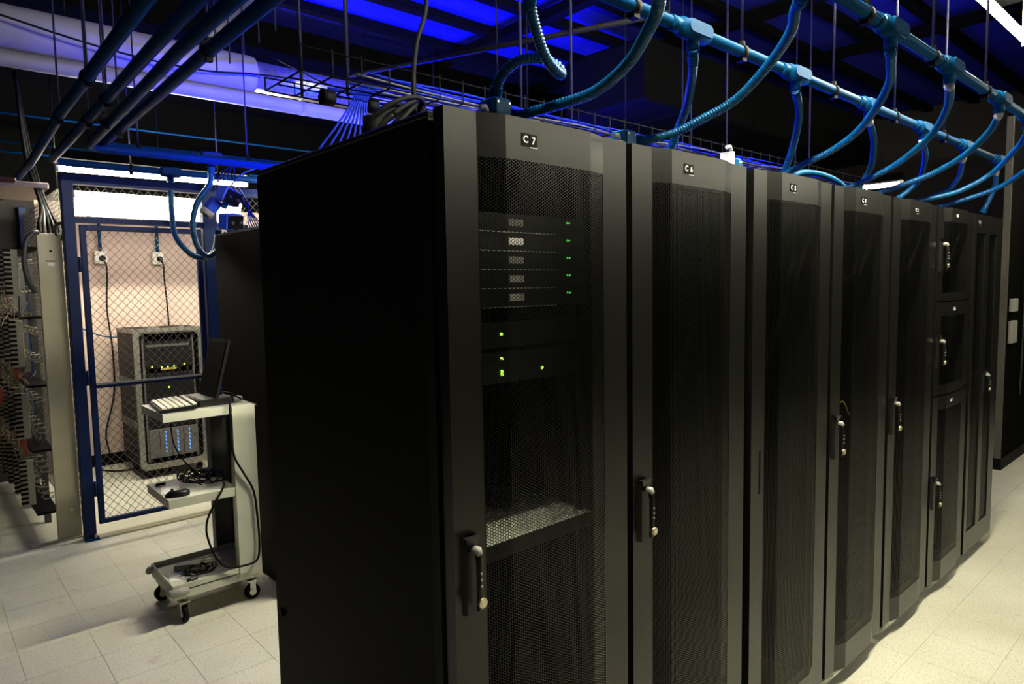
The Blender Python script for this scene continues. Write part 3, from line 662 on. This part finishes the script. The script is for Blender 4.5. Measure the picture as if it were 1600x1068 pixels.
tag(mesh_wires(.05, 2.1, .05, 2.36, .02, plane='y').build('wire_mesh', M_WIRE, cage), kind='stuff')
MB().bbox(-.01, .05, 2.1, 2.16, 0, 2.42, .004).build('post', M_POST, cage)
gate = empty('cage_gate', (.085, 4.12, .09)); tag(gate, 'navy framed wire mesh gate with a middle rail', 'gate')
GW, GH = .76, 2.01
for (a, b) in ((0, .036), (GW-.036, GW)): MB().bbox(a, b, -.012, .022, 0, GH, .003).build('stile', M_POST, gate)
for (a, b) in ((0, .03), (.925, .957), (GH-.034, GH)): MB().bbox(.036, GW-.036, -.012, .022, a, b, .003).build('rail', M_POST, gate)
B(.036, GW-.036, -.014, -.012, .945, .957).build('rail_edge', M_ADAPT, gate)
tag(mesh_wires(.036, GW-.036, .03, .925, .005).build('wire_mesh', M_WIRE, gate), kind='stuff')
tag(mesh_wires(.036, GW-.036, .957, GH-.034, .005).build('wire_mesh', M_WIRE, gate), kind='stuff')
for z in (.25, 1.0, 1.75): MB().cyl((-.012, -.018, z-.05), (-.012, -.018, z+.05), .010, 10).build('hinge', M_POST, gate)
th = struct(B(.06, 2.4, 4.07, 4.16, 0.0, .012).build('trim_1', M_BEIGE))

# outlets and conduit on the back wall inside the cage
YB = 6.30
wc = empty('wall_conduit', (.4, YB, 2.34)); tag(wc, 'pale blue conduit across the wall inside the cage', 'conduit')
MB().cyl((.05, -.03, 0), (1.6, -.03, 0), .020, 12).build('pipe', M_PIPE, wc)
for x in (.205, .70):
    MB().cyl((x, -.03, 0), (x, -.03, -.30), .015, 12).build('drop_pipe', M_PIPE, wc)
    MB().tube([(x-.09, -.03, 0), (x+.09, -.03, 0)], .028, 12).build('conduit_body', M_PIPE, wc)
for i, (x, lab) in enumerate(((.605, 'white wall outlet at the left, inside the cage'), (1.10, 'white wall outlet at the right, inside the cage'))):
    t = empty('wall_outlet', (x, YB, 1.99)); tag(t, lab, 'outlet', 'outlets on the cage wall')
    MB().bbox(-.052, .052, -.05, 0, -.06, .06, .006).build('box', M_WHITE, t)
    MB().cyl((0.008, -.05, -.008), (.008, -.075, -.008), .026, 14).build('twist_plug', M_RUBBER, t)
    pts = [(.012, -.08, -.02), (.03, -.09, -.08), (.035, -.06, -.2), (.02, -.05, -.5), (.045, -.05, -.9), (.03, -.06, -1.3), (-.06, -.08, -1.65), (-.05, -.12, -1.85)] if i == 0 else [(.012, -.08, -.02), (.03, -.09, -.07), (.035, -.07, -.2), (.045, -.08, -.45), (.04, -.12, -.68)]
    MB().tube(crom(pts, 8), .008, 8).build('power_cord', M_RUBBER, t)
cable('wall_cable', [(.30, 6.27, 1.40), (.50, 6.27, 1.28), (.62, 6.2, 1.24), (.78, 6.0, 1.24)], .006, M_PIPE, 'thin pale blue cable on the wall left of the flight case')
cable('floor_cable', [(.45, 6.1, .012), (.55, 5.95, .010), (.70, 5.9, .010), (.8, 6.0, .010)], .008, M_RUBBER, 'black cable lying on the floor behind the gate')

# ------------------------------------------------------------------ flight case rack
fc = empty('flight_case', (.655, 5.44, 0)); tag(fc, 'black flight case rack with aluminium edges full of lit equipment', 'case')
FW_, FD, FH = .57, .62, 1.24; ZB = .09
B(0, FW_, .02, FD, ZB, ZB+.02).build('bottom_panel', M_CASE, fc)
for (z0, z1) in ((ZB, .48), (.48, .86), (.86, ZB+FH)):
    for x in (0, FW_-.015): B(x, x+.015, .01, FD, z0+.012, z1-.012).build('side_panel', M_CASE, fc)
B(0, FW_, FD-.015, FD, ZB, ZB+FH).build('back_panel', M_CASE, fc)
B(0, FW_, .01, FD, ZB+FH-.015, ZB+FH).build('top_panel', M_CASE, fc)
for z in (.48, .86):
    B(-.003, .016, .008, FD, z-.03, z+.03).build('side_band', M_CASEGREY, fc)
    for y in (.08, .50):
        MB().bbox(-.010, -.003, y-.025, y+.025, z-.03, z+.03, .002).build('latch', M_ALU, fc)
fr = MB()
def rrect(x0, x1, z0, z1, r, n=5):
    return [(cx+r*math.cos(a0+PI/2*k_/n), cz+r*math.sin(a0+PI/2*k_/n)) for cx, cz, a0 in ((x1-r, z1-r, 0), (x0+r, z1-r, PI/2), (x0+r, z0+r, PI), (x1-r, z0+r, 1.5*PI)) for k_ in range(n+1)]
for (i, o, y0, y1, mm) in ((.0, .026, -.012, .02, M_ALU), (.028, .040, .0, .03, M_ALU)):
    A = rrect(i-.006, FW_+.006-i, ZB+i-.006, ZB+FH+.006-i, .05); Bq = rrect(o, FW_-o, ZB+o, ZB+FH-o, .04); n = len(A)
    m = MB(); m.v = [(x, y0, z) for x, z in A]+[(x, y0, z) for x, z in Bq]+[(x, y1, z) for x, z in A]+[(x, y1, z) for x, z in Bq]
    for k_ in range(n):
        k2 = (k_+1) % n
        for f in ((k_, k2, n+k2, n+k_), (2*n+k_, 2*n+k2, k2, k_), (n+k_, n+k2, 3*n+k2, 3*n+k_), (3*n+k_, 3*n+k2, 2*n+k2, 2*n+k_)): m.f.append(f); m.sm.append(False)
    m.build('front_edging', mm, fc)
for z in (ZB+FH-.005,):
    MB().bbox(-.006, .012, -.01, FD, z-.03, z+.008, .003).build('edge_trim', M_ALU, fc); MB().bbox(FW_-.012, FW_+.006, -.01, FD, z-.03, z+.008, .003).build('edge_trim', M_ALU, fc)
for x in (.07, FW_-.09): B(x, x+.02, .05, .07, ZB+.05, ZB+FH-.05).build('mounting_rail', M_CASEGREY, fc)
B(.40, .44, .1, .3, ZB+FH, ZB+FH+.018).build('top_latch', M_ALU, fc); B(.16, .26, .2, .26, ZB+FH, ZB+FH+.014).build('top_handle', M_ALU, fc)
for (x, y) in ((.07, .07), (FW_-.07, .07), (.07, FD-.07), (FW_-.07, FD-.07)):
    MB().cyl((x-.018, y, .04), (x+.018, y, .04), .04, 16).build('caster', M_RUBBER, fc)
    B(x-.025, x+.025, y-.02, y+.02, .055, ZB).build('caster_fork', M_CASEGREY, fc)
def funit(z0, z1, label, m, leds=(), y=.04):
    t = empty('case_equipment', (.655, 5.44, 0)); tag(t, label, 'rack unit', 'equipment inside the flight case')
    MB().bbox(.085, FW_-.085, y, .5, z0, z1, .003).build('chassis', m, t)
    for (x, z, mm, s_) in leds: B(x-s_, x+s_, y-.004, y, z-s_, z+s_).build('status_light', mm, t)
    return t
t = funit(1.02, 1.22, 'upper black unit in the flight case', M_CASE); B(.10, .46, .034, .04, 1.17, 1.19).build('trim_strip', M_CASEGREY, t)
t = funit(.98, 1.015, 'narrow unit with a row of yellow-green lights in the flight case', M_CASE, [(.14, .993, M_LEDG, .006), (.22, .985, M_LEDG, .005), (.27, .985, M_LEDG, .005), (.32, .985, M_LEDG, .005), (.41, 1.0, M_LEDG, .006)])
B(.21, .34, .032, .038, .960, .975).build('light_shelf', M_YELLOWWIRE, t)
t = funit(.62, .93, 'middle black unit with one green light in the flight case', M_CASE, [(.27, .80, M_LEDG, .006)])
t = funit(.44, .61, 'lower black unit with two green lights in the flight case', M_CASE, [(.27, .58, M_LEDG, .006), (.27, .51, M_LEDG, .006)])
t = funit(.17, .43, 'grey server with three columns of blue lights low in the flight case', M_CASEGREY)
for x in (.22, .32, .42):
    for q in range(6): B(x-.004, x+.004, .034, .04, .21+q*.035, .228+q*.035).build('status_light', M_LEDB, t)
for x in (.17, .27, .37): B(x-.0015, x+.0015, .037, .04, .18, .42).build('panel_gap', M_CASE, t)

# ------------------------------------------------------------------ distribution frame at the left
df = empty('distribution_frame', (0, 4.22, 0)); tag(df, 'telephone distribution frame with beige end panel, ivory blocks and many jumper wires', 'wiring frame')
MB().bbox(-.138, .0, 0, .035, 0.0, 2.045, .003).build('end_panel', M_BEIGE, df)
B(-.085, -.05, -.0012, 0, 1.835, 1.855).build('tag_plate', M_PAPER, df); B(-.098, -.04, -.0012, 0, 1.862, 1.870).build('tag_plate', M_GREYWIRE, df)
MB().cyl((-.067, -.001, 1.93), (-.067, .002, 1.93), .008, 10).build('bolt_hole', M_LABEL, df); MB().cyl((-.053, -.003, .20), (-.053, .002, .20), .008, 10).build('bolt', M_CHROME, df)
B(-.30, .0, -.02, .015, 0, .012).build('floor_bracket', M_BEIGE, df)
for y in (.5, 1.0, 1.5): B(-.15, -.11, y, y+.03, 0, 2.0).build('upright', M_CARTDARK, df)
for z in (.2, .62, 1.05, 1.5, 1.95): B(-.24, -.12, .03, 1.9, z-.008, z+.008).build('crossbar', M_DARKSTEEL, df)
bm = MB().bbox(-.032, .043, 0, .022, -.15, .15, .003); 
bl_me = None; slot_me = None
for li, zc in enumerate((1.79, 1.335, .865, .425)):
    for k_ in range(5):
        y = .02+k_*.36; x = -.285+.0*k_
        if bl_me is None:
            o = bm.build('terminal_block', M_BLOCK, df, (x, y, zc)); bl_me = o.data
            so = MB(); [so.box(-.036, .006, -.004, .003, -.137+q*.030, -.120+q*.030) for q in range(10)]
            s_ = so.build('terminal_slots', M_LABEL, o); slot_me = s_.data
        else:
            o = link_mesh('terminal_block', bl_me, df, (x, y, zc)); link_mesh('terminal_slots', slot_me, o)
ring_me = None
for zc in (1.79, 1.335, .865, .425):
    for dz in (.09, -.09):
        for k_ in range(7):
            pts = [(0, 0, 0), (-.055, 0, .0), (-.065, 0, -.012), (-.05, 0, -.035), (-.01, 0, -.035), (0, 0, -.02)]
            if ring_me is None:
                o = MB().tube(pts, .004, 6).build('wire_ring', M_RING, df, (-.145, .0, zc+dz)); ring_me = o.data
            else: link_mesh('wire_ring', ring_me, df, (-.145, .02+k_*.19, zc+dz))
for mi, (mm, cnt) in enumerate(((M_COPPER, 90), (M_GREYWIRE, 50), (M_RING, 40))):
    m = MB()
    for q in range(cnt):
        zc = random.choice((1.6, 1.57, 1.1, 1.12, .64, .66, 1.4, .9, .5)); y = random.uniform(.06, 1.4)
        p = [(-.26+random.uniform(-.06, .03), y, zc+random.uniform(-.1, .1))]
        for st in range(4):
            a = p[-1]; p.append((min(-.15, max(-.36, a[0]+random.uniform(-.05, .06))), a[1]+random.uniform(-.06, .06), a[2]+random.uniform(-.10, .09)))
        m.tube(crom(p, 4), .0022, 4, False)
    tag(m.build('jumper_wires', mm, df), kind='stuff')
for (x, y, z) in ((-.30, .10, 1.15), (-.295, .14, .70), (-.275, .2, .62), (-.36, .5, .95)): MB().bbox(x, x+.025, y, y+.008, z-.05, z+.06, .002).build('orange_tag', M_ORANGE, df)
cable('trunk_cable', [(-.13, 4.22, 2.05), (-.16, 4.2, 2.04), (-.20, 4.19, 1.98), (-.215, 4.19, 1.86), (-.20, 4.19, 1.74), (-.165, 4.2, 1.66)], .016, M_GREYWIRE, 'thick grey cable bending down beside the top ivory block', None, 10)
for i in range(5):
    x = -.12+.028*i
    cable('trunk_cable', [(x, 4.24+.02*i, 2.0), (x+.005, 4.26+.02*i, 2.10), (x+.04-.02*i, 4.4, 2.25), (x-.02*i, 4.6, 2.6), (x-.03*i, 4.8, 3.2)], .012, M_GREYWIRE if i % 2 else M_RUBBER, ('grey' if i % 2 else 'black')+' trunk cable rising from the top of the beige end panel', ('grey' if i % 2 else 'black')+' trunk cables rising at the left', 8)
cable('trunk_cable', [(-.03, 4.23, 2.03), (-.03, 4.22, 2.09), (0.0, 4.2, 2.11), (.01, 4.19, 2.06), (.0, 4.21, 2.0)], .012, M_GREYWIRE, 'short grey cable arching over the right corner of the beige end panel', None, 8)
o = MB().bbox(-.9, -.02, 4.45, 5.2, 2.36, 2.40, .004).build('shelf_board', M_WALL); tag(o, 'pale board overhead behind the wiring frame', 'board')
o = MB().bbox(-.36, -.215, 4.28, 4.36, 2.37, 2.40, .006).build('junction_box', M_REDTAN); tag(o, 'rusty red box overhead at the left edge', 'junction box')
for x in (-.5, .2): MB().cyl((x-.15, 4.6, 2.40), (x-.15, 4.6, 3.8), .005, 6).build('hanger_rod', M_DARKSTEEL, bpy.data.objects['shelf_board'])

# ------------------------------------------------------------------ hoses and boxes hanging at the left
hose([(.715, y4, 2.44), (.70, y4, 2.33), (.622, y4, 2.215), (.585, y4, 2.074), (.606, y4, 1.934), (.672, y4, 1.872), (.750, y4, 1.939), (.795, y4, 2.02)], 'blue hose looping down in front of the gate post, right-hand loop', 'blue hoses looping at the left', .0175)
hose([(.67, 4.16, 2.44), (.628, 4.026, 2.211), (.615, 3.910, 2.026), (.680, 3.802, 1.900), (.750, 3.738, 1.881), (.795, 3.687, 1.935), (.80, 3.62, 2.06)], 'blue hose looping down in front of the gate, left-hand loop', 'blue hoses looping at the left', .0175)
def hangbox(loc, rot, label):
    t = empty('receptacle_box', loc); t.rotation_euler = rot; tag(t, label, 'receptacle box', 'blue receptacle boxes hanging at the left')
    MB().bbox(-.07, .07, -.04, .04, -.05, .05, .008).build('box', M_BLUEBOX, t)
    MB().bbox(-.062, .062, -.052, -.04, -.043, .043, .003).build('face_plate', M_RUBBER, t)
    for s_ in (-1, 1): MB().cyl((s_*.035, -.052, .0), (s_*.035, -.060, 0), .010, 12).build('screw', M_CHROME, t)
    MB().cyl((0, 0, -.05), (0, 0, -.085), .02, 12).build('connector', M_PIPE, t)
hangbox((.81, 3.43, 2.262), (.35, .25, .5), 'upper blue receptacle box with dark face, beside rack C 7')
hangbox((.815, 3.43, 2.10), (.2, -.1, .45), 'lower blue receptacle box with black face and two silver screws')
t = empty('twist_plug', (.705, 3.50, 2.17)); t.rotation_euler = (.3, .6, .4); tag(t, 'blue plug with grey ring hanging left of the receptacle boxes', 'plug')
MB().bbox(-.035, .035, -.035, .035, 0, .09, .008).build('plug_body', M_BLUEBOX, t); MB().tube([(0, 0, 0), (0, 0, -.035)], .042, 18).build('plug_ring', M_ADAPT, t); MB().cyl((0, 0, -.035), (0, 0, -.04), .02, 12).build('plug_core', M_RUBBER, t)
cable('power_cable', [(.84, 3.42, 2.05), (.88, 3.40, 1.99), (.93, 3.38, 1.98), (1.0, 3.36, 2.03)], .010, M_RUBBER, 'black cable sagging below the lower blue receptacle box')
for i in range(6):
    cable('network_cable', [(.95+.01*i, 3.35, 2.0), (.92+.015*i, 3.4, 2.1), (.96-.012*i, 3.5, 2.25), (1.0-.03*i, 3.8, 2.42), (1.1, 4.1, 2.6)], .004, M_RUBBER if i % 2 else M_CABLEBLUE, ('black' if i % 2 else 'blue')+' thin cable draped above the dark cabinet behind the cart', ('black' if i % 2 else 'blue')+' cables above the dark cabinet', 6)

# ------------------------------------------------------------------ cart
ct = empty('utility_cart', (.09, 2.42, 0)); tag(ct, 'grey steel equipment cart with cantilevered shelves on casters', 'cart')
CW, CD = .44, .40
def shelf(x0, x1, z0, z1, name):
    m = MB(); m.box(x0, x1, 0, CD, z1-.004, z1)
    m.box(x0, x1, 0, .006, z0, z1-.004); m.box(x0, x1, CD-.006, CD, z0, z1-.004); m.box(x0, x0+.006, .006, CD-.006, z0, z1-.004); m.box(x1-.006, x1, .006, CD-.006, z0, z1-.004)
    return m.build(name, M_CART, ct)
shelf(.0, .33, 1.02, 1.06, 'top_shelf'); shelf(.005, .33, .592, .636, 'middle_shelf')
MB().box(.33, .44, .0, CD, 1.052, 1.058).build('top_cover', M_CART, ct)
m = MB(); m.box(0, CW, 0, CD, .172, .178); m.box(0, CW, 0, .006, .135, .205); m.box(0, CW, CD-.006, CD, .135, .205); m.box(0, .006, .006, CD-.006, .135, .205); m.box(CW-.006, CW, .006, CD-.006, .135, .205)
m.build('base_tray', M_CART, ct)
m = MB(); m.box(.325, CW, -.004, 0.0, .15, 1.058); m.box(CW-.004, CW, 0, .06, .2, 1.058); m.box(.325, .329, 0, .05, .2, 1.02); m.build('near_column', M_CART, ct)
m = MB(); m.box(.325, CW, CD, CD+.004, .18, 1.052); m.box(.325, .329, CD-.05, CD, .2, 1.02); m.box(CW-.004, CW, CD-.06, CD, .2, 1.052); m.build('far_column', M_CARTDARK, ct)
for q in range(24): B(.335, .347, CD-.0015, CD, .24+q*.032, .252+q*.032).build('slot', M_LABEL, ct)
B(CW-.0005, CW+.012, .0, CD, 1.048, 1.056).build('rear_edge', M_CHROME, ct)
for (x, y) in ((.015, -.005), (.015, CD+.005)):
    MB().tube([(x-.03, y+(.02 if y < .1 else -.02), .17), (x-.022, y, .17), (x+.03, y, .17), (x+.055, y, .17)], [.018, .021, .021, .016], 12).build('corner_bumper', M_ADAPT, ct)
for (x, y, rot) in ((.055, .035, 1), (.04, CD-.03, 0), (CW-.04, .05, 0), (CW-.04, CD-.04, 0)):
    d = Vector((1, 0, 0)) if rot else Vector((0, 1, 0)); c = Vector((x, y, .040))
    w_ = MB().tube([c-d*.014, c-d*.011, c+d*.011, c+d*.014], [.034, .040, .040, .034], 20).build('caster_wheel', M_RUBBER, ct)
    MB().cyl(c-d*.016, c+d*.016, .018, 14).build('wheel_hub', M_CHROME, w_)
    k_ = MB()
    for s_ in (-1, 1):
        a = c+d*s_*.019; e = Vector((abs(d.y)*.014+abs(d.x)*.0015, abs(d.x)*.014+abs(d.y)*.0015, 0))
        k_.box(a.x-e.x, a.x+e.x, a.y-e.y, a.y+e.y, .03, .1)
    k_.box(x-.024, x+.024, y-.024, y+.024, .1, .106); k_.cyl((x, y, .106), (x, y, .135), .014)
    k_.build('caster_fork', M_GALV, ct)
# things on the cart
def rotbox(name, c, sx, sy, sz, rz, m, parent=None, tilt=0, b=.004):
    o = MB().bbox(-sx/2, sx/2, -sy/2, sy/2, 0, sz, b).build(name, m, parent, c); o.rotation_euler = (0, tilt, rz); return o
kb = empty('keyboard', (.19, 2.615, 1.0625)); kb.rotation_euler = (0, -.06, -.10); tag(kb, 'black keyboard with beige keys at the front of the cart top', 'keyboard')
MB().bbox(-.085, .085, -.18, .18, 0, .02, .004).build('keyboard_base', M_PLASTIC, kb)
m = MB()
for i in range(6):
    x = -.076+i*.0262+(.008 if i == 5 else 0)-(.0 if i else 0)
    y = -.172
    while y < .165:
        wk = .018 if not (i == 1 and -.03 < y < .07) else .10
        if i == 0: wk = random.choice((.018, .024))
        if y+wk > .174: break
        if not (.085-.26 < y-.0 < -.08 and i == 5): pass
        m.bbox(x, x+.021, y, y+wk, .02, .029, .002)
        y += wk+.0035
m.build('keys', M_KEY, kb)
lp = empty('laptop', (.395, 2.63, 1.063)); lp.rotation_euler = (0, 0, .0); tag(lp, 'open black laptop with dark screen on the cart top', 'laptop')
MB().bbox(-.115, .06, -.14, .14, 0, .034, .005).build('base', M_PLASTIC, lp)
sc = MB().quadbox
m = MB(); m.quadbox([(-.035, -.14, .034), (-.020, -.14, .034), (-.020, .14, .034), (-.035, .14, .034), (.045, -.14, .335), (.058, -.14, .331), (.058, .14, .331), (.045, .14, .335)])
m.build('lid', M_PLASTIC, lp)
m = MB(); m.quadbox([(-.033, -.125, .052), (-.031, -.125, .052), (-.031, .125, .052), (-.033, .125, .052), (.036, -.125, .318), (.038, -.125, .318), (.038, .125, .318), (.036, .125, .318)]); m.build('screen', M_LABEL, lp)
MB().cyl((-.10, -.13, .036), (-.10, .10, .036), .003, 6).build('front_edge', M_ADAPT, lp)
o = rotbox('power_adapter', (.475, 2.56, 1.063), .05, .09, .028, .3, M_ADAPT); tag(o, 'grey block behind the laptop on the cart top', 'adapter')
o = rotbox('paper_card', (.150, 2.60, .637), .085, .14, .006, -.25, M_PAPER, b=.001); tag(o, 'white card lying on the middle shelf of the cart', 'card')
t = empty('mouse', (.150, 2.475, .637)); t.rotation_euler = (0, 0, -.15); tag(t, 'black computer mouse at the front of the middle cart shelf', 'mouse')
m = MB(); n = 16
rings = [(.0, 1.0), (.010, 1.03), (.022, .92), (.031, .66), (.035, .25)]
for z, s_ in rings: m.v += [(.056*s_*math.cos(2*PI*k_/n)+(.004 if z > .02 else 0), .031*s_*math.sin(2*PI*k_/n), z) for k_ in range(n)]
for i in range(len(rings)-1):
    for k_ in range(n): m.f.append((i*n+k_, i*n+(k_+1) % n, (i+1)*n+(k_+1) % n, (i+1)*n+k_)); m.sm.append(True)
m.f.append(tuple(range((len(rings)-1)*n, len(rings)*n))); m.sm.append(True)
m.build('mouse_body', M_PLASTIC, t); MB().tube([(-.03, 0, .036), (-.018, 0, .038)], .004, 8).build('scroll_wheel', M_RUBBER, t)
o = MB().tube([(.115, 2.72, .646), (.135, 2.73, .646), (.16, 2.725, .646)], .008, 8).build('usb_plug', M_PLASTIC); tag(o, 'small black plug beside the white card on the cart', 'plug')
o = rotbox('power_adapter', (.23, 2.66, .1785), .13, .055, .035, -.55, M_ADAPT); tag(o, 'grey power brick on the base tray of the cart', 'adapter')
o = rotbox('paper_card', (.155, 2.60, .1785), .07, .12, .003, -.2, M_PAPER, b=.001); tag(o, 'white card lying on the base tray of the cart', 'card')
o = rotbox('cable_plug', (.20, 2.49, .1785), .05, .03, .02, .4, M_PLASTIC, b=.004); tag(o, 'black plug at the front of the cart base tray', 'plug')
def tangle(cx, cy, z, rx, ry, h, n, r, m, label, group, name='loose_cable'):
    for i in range(n):
        a0 = random.random()*6; rr = random.uniform(.4, 1); ox, oy = random.uniform(-.25, .25)*rx, random.uniform(-.25, .25)*ry
        N = 9
        pts = [(cx+ox+rx*rr*math.cos(a0+q*5.2/N), cy+oy+ry*rr*math.sin(a0+q*5.2/N), z+r+random.uniform(0, h)) for q in range(N)]
        cable(name, pts, r, m, label, group, 6, 5)
tangle(.31, 2.64, .640, .10, .10, .055, 12, .0032, M_RUBBER, 'thin black cable in the tangle on the middle cart shelf', 'black cables on the middle cart shelf')
tangle(.40, 2.70, .640, .04, .06, .04, 4, .0036, M_CABLEBLUE, 'blue cable at the back of the tangle on the middle cart shelf', 'blue cables on the middle cart shelf')
tangle(.25, 2.57, .182, .09, .07, .025, 6, .0034, M_RUBBER, 'thin black cable looped on the cart base tray', 'black cables on the cart base tray')
tangle(.28, 2.66, .182, .12, .09, .01, 3, .0045, M_KEY, 'pale cable looped on the cart base tray', 'pale cables on the cart base tray')
cable('black_cord', [(.50, 2.60, 1.075), (.44, 2.50, 1.10), (.40, 2.40, 1.06), (.398, 2.405, .92), (.41, 2.40, .80), (.45, 2.40, .71), (.50, 2.405, .60), (.512, 2.40, .45), (.515, 2.40, .32), (.495, 2.39, .235), (.42, 2.395, .222), (.345, 2.405, .235), (.295, 2.41, .30), (.258, 2.405, .42), (.262, 2.405, .50), (.30, 2.405, .575), (.355, 2.43, .645), (.38, 2.5, .66)], .0055, M_RUBBER, 'long black cord hanging in a loop down the front of the cart', None, 8, 8)
cable('black_cord', [(.385, 2.66, 1.07), (.43, 2.56, 1.115), (.46, 2.48, 1.10), (.50, 2.52, 1.075), (.47, 2.6, 1.07)], .005, M_RUBBER, 'black cord looped beside the laptop on the cart top', None, 8, 8)
cable('black_cord', [(.415, 2.50, 1.05), (.41, 2.43, .98), (.405, 2.44, .82), (.40, 2.5, .68), (.36, 2.55, .65)], .005, M_RUBBER, 'black cord running down inside the cart column', None, 8, 8)
cable('black_cord', [(.20, 2.72, .98), (.215, 2.74, .85), (.26, 2.75, .75), (.31, 2.72, .68), (.33, 2.68, .65)], .0035, M_RUBBER, 'thin cord hanging from the top shelf into the cable tangle', None, 7, 8)

# papers and small cabinets on the partition beyond the racks
o = MB().bbox(6.16, 6.34, .33, .36, 1.36, 1.47, .004).build('wall_box', M_ADAPT); tag(o, 'upper pale box on the dark wall at the right edge', 'wall box')
o = MB().bbox(6.16, 6.34, .33, .36, 1.09, 1.28, .004).build('wall_box', M_ADAPT); tag(o, 'lower taller pale box on the dark wall at the right edge', 'wall box')
cable('wall_cable', [(6.62, .345, 2.6), (6.6, .345, 1.9), (6.63, .345, 1.3), (6.6, .345, .6)], .008, M_GREYWIRE, 'thin grey cable down the dark wall at the right edge')
